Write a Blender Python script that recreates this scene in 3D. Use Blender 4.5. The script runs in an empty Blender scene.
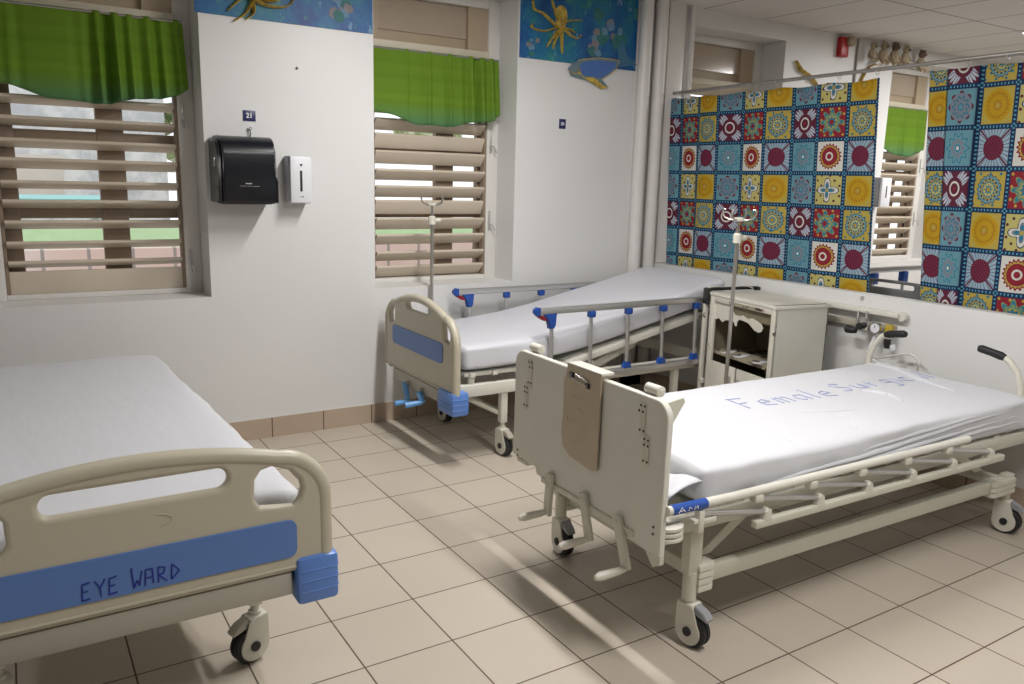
import bpy, bmesh, math, random
from mathutils import Vector, Matrix, noise
random.seed(7)
PI = math.pi
S = bpy.context.scene
COL = S.collection

# ------------------------------------------------------------------ camera
Rm = Matrix(((0.84787218, -0.52959147, 0.02540953),
             (-0.083343, -0.18045366, -0.98004613),
             (0.52360932, 0.82883614, -0.19713938)))
cd = bpy.data.cameras.new('camera')
cam = bpy.data.objects.new('camera', cd); COL.objects.link(cam)
cd.sensor_width = 36.0; cd.sensor_fit = 'HORIZONTAL'
cd.lens = 803.267 * 36.0 / 1024.0
cd.clip_start = 0.05; cd.clip_end = 200
M = Matrix(((Rm[0][0], -Rm[1][0], -Rm[2][0], -1.56069),
            (Rm[0][1], -Rm[1][1], -Rm[2][1], -4.934805),
            (Rm[0][2], -Rm[1][2], -Rm[2][2], 1.612293),
            (0, 0, 0, 1)))
cam.matrix_world = M
S.camera = cam

# ------------------------------------------------------------------ world, lights, exposure
S.view_settings.view_transform = 'Standard'
S.view_settings.look = 'None'
S.view_settings.gamma = 1.0
S.view_settings.use_curve_mapping = False
S.view_settings.exposure = 0.0
W = bpy.data.worlds.new('daylight'); S.world = W
W.use_nodes = True
bg = W.node_tree.nodes['Background']
bg.inputs['Color'].default_value = (0.93, 0.97, 1.0, 1)
bg.inputs['Strength'].default_value = 1.25

LAMPS = [  # x, y, length (Y), width (X), power ; ceiling fittings of the ward
    (0.60, -1.80, 1.2, 0.10, 60),
    (0.60, -4.20, 1.2, 0.06, 52),
    (-2.70, -4.00, 1.2, 0.30, 10),
    (3.60, -4.60, 1.2, 0.30, 10),
    (6.17, -1.70, 1.16, 0.58, 85),
    (4.00, -7.60, 1.2, 0.58, 14),
]
CEIL = 2.96
for i, (x, y, ln, wd, pw) in enumerate(LAMPS):
    ld = bpy.data.lights.new('ceiling_lamp_light', 'AREA')
    ld.shape = 'RECTANGLE'; ld.size = wd; ld.size_y = ln; ld.energy = pw
    ld.color = (1.0, 0.975, 0.95)
    lo = bpy.data.objects.new('ceiling_lamp_light', ld); COL.objects.link(lo)
    lo.location = (x, y, CEIL - 0.085 if wd < 0.5 else CEIL - 0.03)

# ------------------------------------------------------------------ node helpers
class NT:
    def __init__(self, name):
        self.m = bpy.data.materials.new(name); self.m.use_nodes = True
        self.t = self.m.node_tree; self.n = self.t.nodes; self.l = self.t.links
        self.b = self.n['Principled BSDF']
    def new(self, typ, **k):
        nd = self.n.new(typ)
        for a, v in k.items(): setattr(nd, a, v)
        return nd
    def math(self, op, a, b=None, c=None):
        nd = self.new('ShaderNodeMath', operation=op)
        for i, v in enumerate((a, b, c)):
            if v is None: continue
            if isinstance(v, E_): v = v.s
            if isinstance(v, (int, float)): nd.inputs[i].default_value = v
            else: self.l.new(v, nd.inputs[i])
        return E_(self, nd.outputs[0])
    def mix(self, f, a, b):
        nd = self.new('ShaderNodeMix', data_type='RGBA')
        self.put(nd.inputs[0], f); self.put(nd.inputs[6], a); self.put(nd.inputs[7], b)
        return nd.outputs[2]
    def put(self, inp, v):
        if isinstance(v, E_): v = v.s
        if isinstance(v, (tuple, list)): inp.default_value = tuple(v) + ((1,) if len(v) == 3 and len(inp.default_value) == 4 else ())
        elif isinstance(v, (int, float)): inp.default_value = v
        else: self.l.new(v, inp)
    def coord(self, kind='Object'):
        return self.new('ShaderNodeTexCoord').outputs[kind]
    def noise(self, scale, detail=2, rough=.5, vec=None, out='Fac'):
        nd = self.new('ShaderNodeTexNoise'); nd.inputs['Scale'].default_value = scale
        nd.inputs['Detail'].default_value = detail; nd.inputs['Roughness'].default_value = rough
        self.l.new(vec if vec is not None else self.coord(), nd.inputs['Vector'])
        return E_(self, nd.outputs[out])
    def ramp(self, f, stops):
        nd = self.new('ShaderNodeValToRGB'); self.put(nd.inputs[0], f)
        r = nd.color_ramp
        while len(r.elements) < len(stops): r.elements.new(.5)
        for e, (p, c) in zip(r.elements, stops): e.position = p; e.color = tuple(c) + (1,)
        return nd.outputs[0]
    def sep(self, vec):
        nd = self.new('ShaderNodeSeparateXYZ'); self.l.new(vec, nd.inputs[0])
        return [E_(self, o) for o in nd.outputs]
    def mapping(self, vec, scale=(1, 1, 1)):
        nd = self.new('ShaderNodeMapping'); self.l.new(vec, nd.inputs[0]); nd.inputs['Scale'].default_value = scale
        return nd.outputs[0]
    def bump(self, h, strength=.3, dist=.01):
        nd = self.new('ShaderNodeBump'); nd.inputs['Strength'].default_value = strength; nd.inputs['Distance'].default_value = dist
        self.put(nd.inputs['Height'], h); self.l.new(nd.outputs[0], self.b.inputs['Normal'])
    def color(self, c): self.put(self.b.inputs['Base Color'], c)
class E_:
    def __init__(self, nt, s): self.nt = nt; self.s = s
    def __add__(a, b): return a.nt.math('ADD', a, b)
    __radd__ = __add__
    def __sub__(a, b): return a.nt.math('SUBTRACT', a, b)
    def __rsub__(a, b): return a.nt.math('SUBTRACT', b, a)
    def __mul__(a, b): return a.nt.math('MULTIPLY', a, b)
    __rmul__ = __mul__
    def __truediv__(a, b): return a.nt.math('DIVIDE', a, b)
    def f(a, op, b=None): return a.nt.math(op, a, b)

def plain(name, col, rough=.5, metal=0., var=.06, scale=18, spec=.5, bump=0., bscale=60, coat=0.):
    t = NT(name)
    n = t.noise(scale, 3)
    c = t.mix(n, tuple(max(0, x * (1 - var)) for x in col), tuple(min(1, x * (1 + var)) for x in col))
    t.color(c); t.b.inputs['Roughness'].default_value = rough; t.b.inputs['Metallic'].default_value = metal
    t.b.inputs['Specular IOR Level'].default_value = spec
    if coat: t.b.inputs['Coat Weight'].default_value = coat
    if bump: t.bump(t.noise(bscale, 3), bump, .003)
    return t.m

def emis(name, col, st):
    t = NT(name); t.color((.8, .8, .8)); t.b.inputs['Emission Color'].default_value = tuple(col) + (1,)
    t.b.inputs['Emission Strength'].default_value = st
    return t.m

MAT = {}
MAT['wall_rear'] = plain('rear_wall_low_bounce', (.45, .44, .42), .6)  # unseen walls, colour darkened to cut light bounced into the ward
MAT['wall'] = plain('white_wall_paint', (.70, .70, .695), .42, var=.02, scale=1.3, bump=.15, bscale=25)
MAT['cream_plastic'] = plain('cream_moulded_plastic', (.50, .465, .365), .34, var=.03)
MAT['cream_dark'] = plain('grey_beige_frame_paint', (.40, .375, .315), .4, var=.04)
MAT['cream_steel'] = plain('cream_powder_coat', (.61, .60, .51), .42, var=.05, scale=9)
MAT['white_steel'] = plain('white_powder_coat', (.68, .67, .60), .4, var=.05, scale=9)
MAT['blue'] = plain('blue_plastic_panel', (.10, .205, .50), .38, var=.04)
MAT['blue_gloss'] = plain('blue_moulded_plastic', (.11, .235, .60), .32, var=.04)
MAT['blue_light'] = plain('light_blue_crank_plastic', (.12, .33, .66), .35)
MAT['blue_deep'] = plain('deep_blue_joint_plastic', (.015, .07, .33), .4)
MAT['red'] = plain('red_plastic', (.22, .008, .02), .4)
MAT['aluminium'] = plain('brushed_aluminium', (.60, .60, .60), .33, .85, .05, 40)
MAT['chrome'] = plain('chrome', (.75, .75, .75), .16, 1., .02)
MAT['steel_pole'] = plain('stainless_pole', (.52, .50, .46), .3, .9, .05)
MAT['rubber'] = plain('black_rubber', (.02, .02, .022), .6)
MAT['grey_plastic'] = plain('grey_plastic', (.30, .31, .33), .45)
MAT['black'] = plain('glossy_black_plastic', (.004, .005, .010), .28, var=.1)
MAT['black_matt'] = plain('black_matt', (.012, .012, .013), .55)
MAT['smoke'] = plain('smoke_grey_plastic', (.025, .025, .03), .25)
MAT['white_plastic'] = plain('white_plastic', (.74, .75, .79), .35, var=.01)
MAT['ivory'] = plain('ivory_plastic', (.68, .66, .58), .35)
MAT['ink'] = plain('blue_marker_ink', (.008, .025, .27), .5)
MAT['ink_faint'] = plain('faded_blue_ink', (.36, .40, .64), .7)
MAT['navy'] = plain('navy_sign', (.015, .02, .10), .4)
MAT['white_ink'] = plain('white_lettering', (.85, .85, .88), .5, var=.01)
MAT['screw'] = plain('dark_screw', (.10, .085, .07), .45, .6)
MAT['louvre'] = plain('beige_louvre_blade', (.60, .52, .42), .42, var=.05, scale=6)
MAT['frame_white'] = plain('white_window_frame', (.70, .685, .65), .42, var=.02)
MAT['frame_tan'] = plain('tan_window_panel', (.46, .37, .26), .5, var=.06, scale=4)
MAT['pane_field'] = plain('glossy_beige_pane', (.46, .38, .30), .12, var=.04)
MAT['rail_cream'] = plain('cream_window_rail', (.66, .60, .48), .5)
MAT['brown'] = plain('brown_outer_frame', (.26, .195, .14), .55, var=.1)
MAT['board'] = plain('hardboard_chart_holder', (.50, .42, .31), .6, var=.12, scale=9)
MAT['rod'] = plain('grey_curtain_rod', (.36, .35, .33), .35, .7)
MAT['pipe'] = plain('white_painted_pipe', (.70, .68, .66), .35, var=.02)
MAT['toy'] = plain('beige_plush', (.42, .34, .24), .95, var=.25, scale=40)
MAT['toy_dark'] = plain('brown_plush', (.16, .11, .08), .95)
MAT['alarm'] = plain('red_alarm_case', (.42, .015, .015), .35)
def yellowp():
    t = NT('mustard_wall_paint'); t.color(t.ramp(t.noise(26, 5, .7), [(0, (.16, .13, .05)), (.44, (.38, .26, .05)), (.55, (.62, .44, .07)), (1, (.75, .62, .25))])); t.b.inputs['Roughness'].default_value = .6; return t.m
MAT['yellow_paint'] = yellowp()
MAT['yellow_valve'] = plain('yellow_valve_body', (.45, .33, .04), .4)
MAT['hose'] = plain('clear_hose', (.62, .62, .58), .25)
MAT['grey_head'] = plain('grey_bed_panel', (.16, .165, .17), .45)

# scuffed chipped cabinet paint
def chipped():
    t = NT('chipped_white_enamel')
    n = t.noise(11, 6, .62); f = n.f('GREATER_THAN', .655)
    base = t.mix(t.noise(3, 2), (.60, .575, .50), (.68, .655, .58))
    t.color(t.mix(f, base, (.035, .022, .018)))
    t.b.inputs['Roughness'].default_value = .45
    return t.m
MAT['chipped'] = chipped()
def rusty():
    t = NT('cabinet_inside_worn')
    n = t.noise(14, 5, .6)
    t.color(t.ramp(n, [(0, (.40, .36, .28)), (.50, (.33, .29, .21)), (.56, (.05, .03, .022)), (1, (.03, .018, .015))]))
    t.b.inputs['Roughness'].default_value = .6
    return t.m
MAT['rusty'] = rusty()
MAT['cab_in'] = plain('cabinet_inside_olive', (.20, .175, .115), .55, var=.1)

# floor tiles
def floor_mat():
    t = NT('beige_floor_tiles')
    x, y, z = t.sep(t.coord())
    u = x / .33; v = y / .33
    fx = (u.f('FRACT') - .5).f('ABSOLUTE'); fy = (v.f('FRACT') - .5).f('ABSOLUTE')
    m = fx.f('MAXIMUM', fy)
    g = m.f('GREATER_THAN', .4915)
    cmb = t.new('ShaderNodeCombineXYZ'); t.put(cmb.inputs[0], u.f('FLOOR')); t.put(cmb.inputs[1], v.f('FLOOR'))
    wn = t.new('ShaderNodeTexWhiteNoise'); t.l.new(cmb.outputs[0], wn.inputs['Vector'])
    base = t.mix(wn.outputs['Value'], (.51, .45, .375), (.55, .49, .41))
    n = t.noise(6, 4)
    base = t.mix(n * .35, base, (.46, .40, .335))
    spk = t.noise(160, 2).f('GREATER_THAN', .72)
    base = t.mix(spk * .10, base, (.35, .25, .17))
    gc = t.mix(t.noise(2.1, 2), (.055, .032, .02), (.14, .09, .06))
    t.color(t.mix(g, base, gc))
    t.put(t.b.inputs['Roughness'], g * .35 + .33 + t.noise(9, 3) * .10)
    t.bump((g * -1.) + t.noise(3, 2) * .3, .25, .002)
    return t.m
MAT['floor'] = floor_mat()
def base_mat():
    t = NT('skirting_tiles')
    x, y, z = t.sep(t.coord())
    u = (x + y) / .33
    g = ((u.f('FRACT') - .5).f('ABSOLUTE')).f('GREATER_THAN', .490)
    t.color(t.mix(g, t.mix(t.noise(5, 3), (.42, .33, .25), (.50, .40, .31)), (.10, .06, .04)))
    t.b.inputs['Roughness'].default_value = .35
    return t.m
MAT['skirting'] = base_mat()
def ceil_mat():
    t = NT('ceiling_panels')
    x, y, z = t.sep(t.coord())
    u = (x - 3.2) / .66; v = (y + 1.1) / 1.32
    gx = ((u.f('FRACT') - .5).f('ABSOLUTE')).f('GREATER_THAN', .489)
    gy = ((v.f('FRACT') - .5).f('ABSOLUTE')).f('GREATER_THAN', .4945)
    g = gx.f('MAXIMUM', gy)
    t.color(t.mix(g, t.mix(t.noise(1.5, 3), (.60, .575, .56), (.66, .635, .615)), (.22, .19, .175)))
    t.b.inputs['Roughness'].default_value = .8
    t.bump(t.noise(120, 2), .15, .002)
    return t.m
MAT['ceiling'] = ceil_mat()

def sheet_mat(name, col=(.65, .66, .70), rough=.55, str_=.30):
    t = NT(name)
    co = t.coord()
    a = t.noise(2.2, 3, .5, t.mapping(co, (1, 3.5, 1)))
    b = t.noise(5.5, 3, .55, t.mapping(co, (.8, 2.2, 2)))
    t.color(t.mix(t.noise(3), tuple(c * .97 for c in col), col))
    t.b.inputs['Roughness'].default_value = rough
    t.bump(a + b * .22, str_, .02)
    return t.m
MAT['sheet'] = sheet_mat('white_bed_sheet')
MAT['sheet_grey'] = sheet_mat('white_vinyl_cover', (.61, .62, .67), .38, .22)

def valance_mat():
    t = NT('green_valance_cloth')
    x, y, z = t.sep(t.coord())
    band = t.noise(1.0, 1, .5, t.mapping(t.coord(), (.15, .1, 14)))
    c = t.mix(band, (.14, .28, .012), (.24, .42, .03))
    lo = t.math('SMOOTH_MIN', z * -1 + .0, 1.0)
    mr = t.new('ShaderNodeMapRange'); t.put(mr.inputs['Value'], z)
    mr.inputs['From Min'].default_value = -.33; mr.inputs['From Max'].default_value = -.47
    c = t.mix(mr.outputs[0], c, (.12, .30, .13))
    t.color(c); t.b.inputs['Roughness'].default_value = .8
    tr = t.new('ShaderNodeBsdfTranslucent'); t.put(tr.inputs[0], c)
    ms = t.new('ShaderNodeMixShader'); ms.inputs[0].default_value = .4
    t.l.new(t.b.outputs[0], ms.inputs[1]); t.l.new(tr.outputs[0], ms.inputs[2])
    t.l.new(ms.outputs[0], t.n['Material Output'].inputs[0])
    t.bump(t.noise(200, 2), .2, .001)
    return t.m
MAT['valance'] = valance_mat()

# printed curtain: nine medallion squares repeating 3 x 3, read from the cloth's own UV
def curtain_mat():
    t = NT('medallion_print_cloth')
    u, v, _ = t.sep(t.coord('UV'))
    fx = u.f('FRACT') - .5; fy = v.f('FRACT') - .5
    iu = (u.f('FLOOR') + 300).f('MODULO', 3); iv = (v.f('FLOOR') + 300).f('MODULO', 3)
    ax = fx.f('ABSOLUTE'); ay = fy.f('ABSOLUTE')
    r = (fx * fx + fy * fy).f('SQRT'); th = fy.f('ARCTAN2', fx)
    cache = {}
    def cosn(n):
        if n not in cache: cache[n] = (th * n).f('COSINE')
        return cache[n]
    def disc(R): return r.f('LESS_THAN', R)
    def flower(R, A, n): return r.f('LESS_THAN', cosn(n) * A + R)
    def band(R, A, n, lo): return flower(R, A, n) * r.f('GREATER_THAN', lo)
    NAVY = (.006, .028, .10); MAR = (.12, .010, .035); YEL = (.50, .39, .07); GOLD = (.54, .33, .006); LBL = (.14, .33, .41)
    TEAL = (.02, .20, .30); WH = (.70, .70, .66); PBL = (.34, .50, .62); RED = (.28, .010, .025); GRY = (.21, .24, .30); PYEL = (.55, .50, .17); DGOLD = (.42, .20, .002); GRN = (.20, .32, .17)
    def lay(bgc, *L):
        c = bgc
        for m, col in L: c = t.mix(m, c, col)
        return c
    dots = ((u * 21).f('SINE') * (v * 21).f('SINE')).f('GREATER_THAN', .72) 
    Yd = lay(YEL, (disc(.40), (.55, .36, .01)), (disc(.37), GOLD), (band(.30, .03, 20, .12), DGOLD), (band(.26, .02, 20, .12), GOLD), (disc(.12), DGOLD), (flower(.07, .03, 8), YEL))
    G = lay(LBL, (flower(.36, .04, 8), MAR), (disc(.34), GRY), (flower(.25, .04, 10), TEAL), (flower(.20, .04, 10), GRY), (disc(.10), TEAL), (flower(.06, .03, 6), LBL))
    C = lay(PYEL, (dots, MAR), (flower(.27, .10, 4), NAVY), (flower(.24, .10, 4), WH), (flower(.16, .09, 4), GRY), (band(.12, .07, 4, .07), TEAL), (disc(.05), YEL))
    Mr = lay(MAR, (((ax - ay).f('ABSOLUTE')).f('LESS_THAN', .22) * (fx * fx + fy * fy).f('GREATER_THAN', .085) * r.f('LESS_THAN', cosn(32) * .05 + .50) * cosn(32).f('GREATER_THAN', -.75), (.50, .56, .66)), (disc(.24), MAR), (disc(.19), WH), (disc(.14), MAR), (disc(.05), RED))
    F = lay(RED, (dots, YEL), (flower(.33, .09, 8), GRN), (flower(.29, .08, 8), TEAL), (flower(.24, .05, 8), GRN), (disc(.19), YEL), (flower(.15, .03, 8), TEAL), (disc(.08), RED))
    Sf = lay(YEL, (dots, TEAL), (flower(.35, .02, 18), NAVY), (band(.33, .02, 18, .27), LBL), (flower(.25, .03, 14), YEL), (flower(.20, .03, 14), TEAL), (disc(.16), PYEL), (flower(.10, .03, 8), TEAL), (disc(.05), GOLD))
    T = lay(LBL, (flower(.34, .05, 10), TEAL), (flower(.30, .05, 10), LBL), (flower(.22, .04, 10), GRY), (disc(.13), LBL), (disc(.09), TEAL), (disc(.05), WH))
    R = lay(WH, (flower(.36, .03, 20), RED), (band(.31, .02, 20, .27), YEL), (disc(.255), RED), (disc(.13), WH), (disc(.08), RED))
    P = lay(PBL, (cosn(28).f('GREATER_THAN', .35), GRY), ((ax - ay).f('ABSOLUTE').f('LESS_THAN', .03), MAR), (disc(.30), MAR), (((u * 60).f('SINE') * (v * 60).f('SINE')).f('GREATER_THAN', .35) * disc(.28), (.26, .02, .08)))
    def pick(a, b, c):
        q = t.mix(iu.f('GREATER_THAN', .5), a, b)
        return t.mix(iu.f('GREATER_THAN', 1.5), q, c)
    rows = [pick(G, C, Yd), pick(Mr, F, Sf), pick(T, R, P)]
    c = t.mix(iv.f('GREATER_THAN', .5), rows[0], rows[1]); c = t.mix(iv.f('GREATER_THAN', 1.5), c, rows[2])
    m = ax.f('MAXIMUM', ay)
    c = t.mix(m.f('GREATER_THAN', .435), c, NAVY)
    dd = (((u * 10 * PI).f('SINE')).f('ABSOLUTE').f('GREATER_THAN', .86)).f('MAXIMUM', ((v * 10 * PI).f('SINE')).f('ABSOLUTE').f('GREATER_THAN', .86))
    c = t.mix(m.f('GREATER_THAN', .475) * dd, c, (.10, .42, .55))
    t.color(c); t.b.inputs['Roughness'].default_value = .75
    tr = t.new('ShaderNodeBsdfTranslucent'); t.put(tr.inputs[0], c)
    ms = t.new('ShaderNodeMixShader'); ms.inputs[0].default_value = .22
    t.l.new(t.b.outputs[0], ms.inputs[1]); t.l.new(tr.outputs[0], ms.inputs[2])
    t.l.new(ms.outputs[0], t.n['Material Output'].inputs[0])
    return t.m
MAT['curtain'] = curtain_mat()

def mural_mat():
    t = NT('painted_sea_paper')
    co = t.coord()
    n = t.noise(4.2, 6, .72, t.mapping(co, (1, 1, .7)))
    c = t.ramp(n, [(0, (.003, .03, .13)), (.36, (.004, .06, .23)), (.48, (.006, .115, .30)), (.56, (.012, .16, .27)), (.63, (.03, .22, .20)), (.72, (.20, .42, .48)), (1, (.5, .6, .6))])
    m = t.noise(15, 4, .65, t.mapping(co, (1, 1, .4)))
    c = t.mix(m.f('GREATER_THAN', .63) * .7, c, (.18, .33, .50))
    c = t.mix((t.noise(9, 3) .f('GREATER_THAN', .66)) * .6, c, (.07, .27, .19))
    t.color(c); t.b.inputs['Roughness'].default_value = .5
    return t.m
MAT['mural'] = mural_mat()

# ------------------------------------------------------------------ mesh helpers
class MB:
    def __init__(self): self.bm = bmesh.new(); self.mats = []
    def mi(self, mat):
        m = MAT[mat] if isinstance(mat, str) else mat
        if m not in self.mats: self.mats.append(m)
        return self.mats.index(m)
    def box(self, x0, y0, z0, x1, y1, z1, mat=None, mtx=None, bev=0.):
        vs = [self.bm.verts.new(p) for p in ((x0, y0, z0), (x1, y0, z0), (x1, y1, z0), (x0, y1, z0), (x0, y0, z1), (x1, y0, z1), (x1, y1, z1), (x0, y1, z1))]
        fs = [self.bm.faces.new([vs[i] for i in f]) for f in ((0, 3, 2, 1), (4, 5, 6, 7), (0, 1, 5, 4), (1, 2, 6, 5), (2, 3, 7, 6), (3, 0, 4, 7))]
        k = self.mi(mat) if mat else 0
        for f in fs: f.material_index = k
        if bev:
            es = list({e for f in fs for e in f.edges})
            r = bmesh.ops.bevel(self.bm, geom=es, offset=bev, segments=2, affect='EDGES', profile=.5)
            for f in r['faces']: f.material_index = k
            vs = list({v for v in vs if v.is_valid} | {v for f in r['faces'] for v in f.verts})
        if mtx is not None: bmesh.ops.transform(self.bm, matrix=mtx, verts=vs)
        return self
    def tube(self, pts, r, seg=10, mat=None, caps=True, closed=False, flat=1.0):
        pts = [Vector(p) for p in pts]; n = len(pts)
        rad = r if isinstance(r, (list, tuple)) else [r] * n
        k = self.mi(mat) if mat else 0
        rings = []; up = None
        for i, p in enumerate(pts):
            if closed: d = pts[(i + 1) % n] - pts[i - 1]
            else: d = pts[min(i + 1, n - 1)] - pts[max(i - 1, 0)]
            d.normalize()
            if up is None:
                up = Vector((0, 0, 1)) if abs(d.z) < .9 else Vector((1, 0, 0))
            a = d.cross(up); a.normalize(); b = a.cross(d); b.normalize(); up = b
            rings.append([self.bm.verts.new(p + rad[i] * (math.cos(2 * PI * j / seg) * a + math.sin(2 * PI * j / seg) * b * flat)) for j in range(seg)])
        m = n if closed else n - 1
        for i in range(m):
            A = rings[i]; B = rings[(i + 1) % n]
            for j in range(seg):
                f = self.bm.faces.new((A[j], A[(j + 1) % seg], B[(j + 1) % seg], B[j])); f.material_index = k
        if caps and not closed:
            self.bm.faces.new(list(reversed(rings[0]))).material_index = k
            self.bm.faces.new(rings[-1]).material_index = k
        return self
    def cyl(self, a, b, r, seg=16, mat=None): return self.tube([a, b], r, seg, mat)
    def lathe(self, prof, org, axis, seg=24, mat=None):
        axis = Vector(axis).normalized(); u = axis.orthogonal().normalized(); w = axis.cross(u); org = Vector(org)
        k = self.mi(mat) if mat else 0; rings = []
        for (h, r) in prof:
            rings.append([self.bm.verts.new(org + axis * h + max(r, 1e-5) * (math.cos(2 * PI * j / seg) * u + math.sin(2 * PI * j / seg) * w)) for j in range(seg)])
        for A, B in zip(rings, rings[1:]):
            for j in range(seg):
                self.bm.faces.new((A[j], A[(j + 1) % seg], B[(j + 1) % seg], B[j])).material_index = k
        self.bm.faces.new(list(reversed(rings[0]))).material_index = k; self.bm.faces.new(rings[-1]).material_index = k
        return self
    def prism(self, poly, d0, d1, plane='yz', mat=None, mtx=None, bev=0.):
        def P(a, b, c):
            return {'yz': (c, a, b), 'xz': (a, c, b), 'xy': (a, b, c)}[plane]
        k = self.mi(mat) if mat else 0
        A = [self.bm.verts.new(P(a, b, d0)) for a, b in poly]; B = [self.bm.verts.new(P(a, b, d1)) for a, b in poly]
        n = len(poly); fs = [self.bm.faces.new(list(reversed(A))), self.bm.faces.new(B)]
        for i in range(n): fs.append(self.bm.faces.new((A[i], A[(i + 1) % n], B[(i + 1) % n], B[i])))
        for f in fs: f.material_index = k
        vs = A + B
        if bev:
            es = [e for f in fs[:2] for e in f.edges]
            r = bmesh.ops.bevel(self.bm, geom=es, offset=bev, segments=2, affect='EDGES')
            for f in r['faces']: f.material_index = k
            vs = list({v for v in vs if v.is_valid} | {v for f in r['faces'] for v in f.verts})
        if mtx is not None: bmesh.ops.transform(self.bm, matrix=mtx, verts=vs)
        return self
    def xf(self, m): bmesh.ops.transform(self.bm, matrix=m, verts=self.bm.verts); return self
    def build(self, name, mat=None, parent=None, loc=(0, 0, 0), rotz=0., smooth=38, label=None, kind=None):
        me = bpy.data.meshes.new(name)
        bmesh.ops.recalc_face_normals(self.bm, faces=self.bm.faces)
        self.bm.to_mesh(me); self.bm.free()
        for p in me.polygons: p.use_smooth = True
        try: me.set_sharp_from_angle(angle=math.radians(smooth))
        except Exception: pass
        if mat and not self.mats: self.mats = [MAT[mat] if isinstance(mat, str) else mat]
        for m in self.mats: me.materials.append(m)
        o = bpy.data.objects.new(name, me); COL.objects.link(o)
        o.location = loc; o.rotation_euler = (0, 0, rotz)
        if parent: o.parent = parent
        if label: o['label'] = label
        if kind: o['kind'] = kind
        return o

def thing(name, label, cat, loc=(0, 0, 0), rotz=0., group=None):
    o = bpy.data.objects.new(name, None); COL.objects.link(o); o.empty_display_size = .1
    o.location = loc; o.rotation_euler = (0, 0, rotz); o['label'] = label; o['category'] = cat
    if group: o['group'] = group
    return o
def tag(o, label, cat, group=None):
    o['label'] = label; o['category'] = cat
    if group: o['group'] = group
    return o
def rrect(cx, cy, w, h, r, n=6):
    out = []
    for (sx, sy, a0) in ((1, 1, 0), (-1, 1, 90), (-1, -1, 180), (1, -1, 270)):
        for i in range(n + 1):
            a = math.radians(a0 + 90 * i / n)
            out.append((cx + sx * (w / 2 - r) + r * math.cos(a), cy + sy * (h / 2 - r) + r * math.sin(a)))
    return out
def plate(loops, thick, bev, mtx, res=2):
    """flat plate with holes and rounded rim, from 2-D outlines; returns an MB-like bmesh holder"""
    cu = bpy.data.curves.new('plate', 'CURVE'); cu.dimensions = '2D'; cu.fill_mode = 'BOTH'
    cu.extrude = thick / 2 - bev; cu.bevel_depth = bev; cu.bevel_resolution = res; cu.offset = -bev
    for lp in loops:
        sp = cu.splines.new('POLY'); sp.points.add(len(lp) - 1); sp.use_cyclic_u = True
        for i, (a, b) in enumerate(lp): sp.points[i].co = (a, b, 0, 1)
    o = bpy.data.objects.new('plate', cu); COL.objects.link(o)
    dg = bpy.context.evaluated_depsgraph_get(); me = bpy.data.meshes.new_from_object(o.evaluated_get(dg))
    mb = MB(); mb.bm.from_mesh(me); mb.xf(mtx)
    for f in mb.bm.faces: f.material_index = 0
    bpy.data.objects.remove(o); bpy.data.curves.remove(cu); bpy.data.meshes.remove(me)
    return mb
YZ = Matrix(((0, 0, 1, 0), (1, 0, 0, 0), (0, 1, 0, 0), (0, 0, 0, 1)))      # (a,b,0) -> (0,a,b)
XZ = Matrix(((1, 0, 0, 0), (0, 0, -1, 0), (0, 1, 0, 0), (0, 0, 0, 1)))     # (a,b,0) -> (a,0,b)
def T(x, y, z): return Matrix.Translation((x, y, z))
def rot(a, ax): return Matrix.Rotation(math.radians(a), 4, ax)
def struct(name, mb, mat, loc=(0, 0, 0)):
    return mb.build(name, mat, None, loc, kind='structure')

# handwriting strokes on a unit cell (x 0..1 , y 0..1)
STR = {
    'E': [[(.8, 1), (.1, .95), (0, 0), (.75, .05)], [(0, .5), (.6, .52)]],
    'F': [[(.05, 1.02), (1.0, .98)], [(.15, 1), (.22, 0)], [(.18, .5), (.75, .52)]],
    'Y': [[(0, 1), (.45, .5)], [(.95, 1), (.45, .5), (.5, 0)]],
    'W': [[(0, 1.25), (.15, 0), (.5, .45), (.7, .1), (1, .95)]],
    'A': [[(0, 0), (.1, .95), (.75, .95), (.8, .05)], [(.05, .45), (.75, .45)]],
    'R': [[(.05, 0), (.1, .95), (.75, .85), (.6, .5), (.1, .45), (.9, 0)]],
    'D': [[(.1, 0), (.2, .95), (.95, .45), (.1, 0)]],
    'e': [[(.1, .3), (.8, .35), (.6, .62), (.2, .5), (.2, .1), (.8, 0)]],
    'm': [[(0, 0), (.05, .6)], [(.05, .45), (.3, .62), (.4, .5), (.4, 0)], [(.4, .45), (.7, .62), (.85, .5), (.85, 0)]],
    'a': [[(.8, .6), (.3, .6), (.1, .25), (.4, 0), (.75, .3), (.8, .6), (.8, 0)]],
    'l': [[(.3, 1.1), (.3, 0)]],
    'S': [[(.9, .9), (.5, 1.1), (.1, .85), (.4, .6), (.85, .35), (.6, .02), (.0, .1)]],
    'u': [[(.1, .6), (.15, .1), (.6, 0), (.8, .6), (.85, 0)]],
    'r': [[(.15, .6), (.2, 0)], [(.2, .4), (.7, .6)]],
    'g': [[(.8, .6), (.3, .6), (.15, .2), (.7, .2), (.8, .6), (.75, -.35), (.2, -.35)]],
    'i': [[(.4, .6), (.4, 0)]],
    'c': [[(.8, .55), (.3, .6), (.15, .2), (.5, 0), (.85, .1)]],
    ' ': []}
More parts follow.
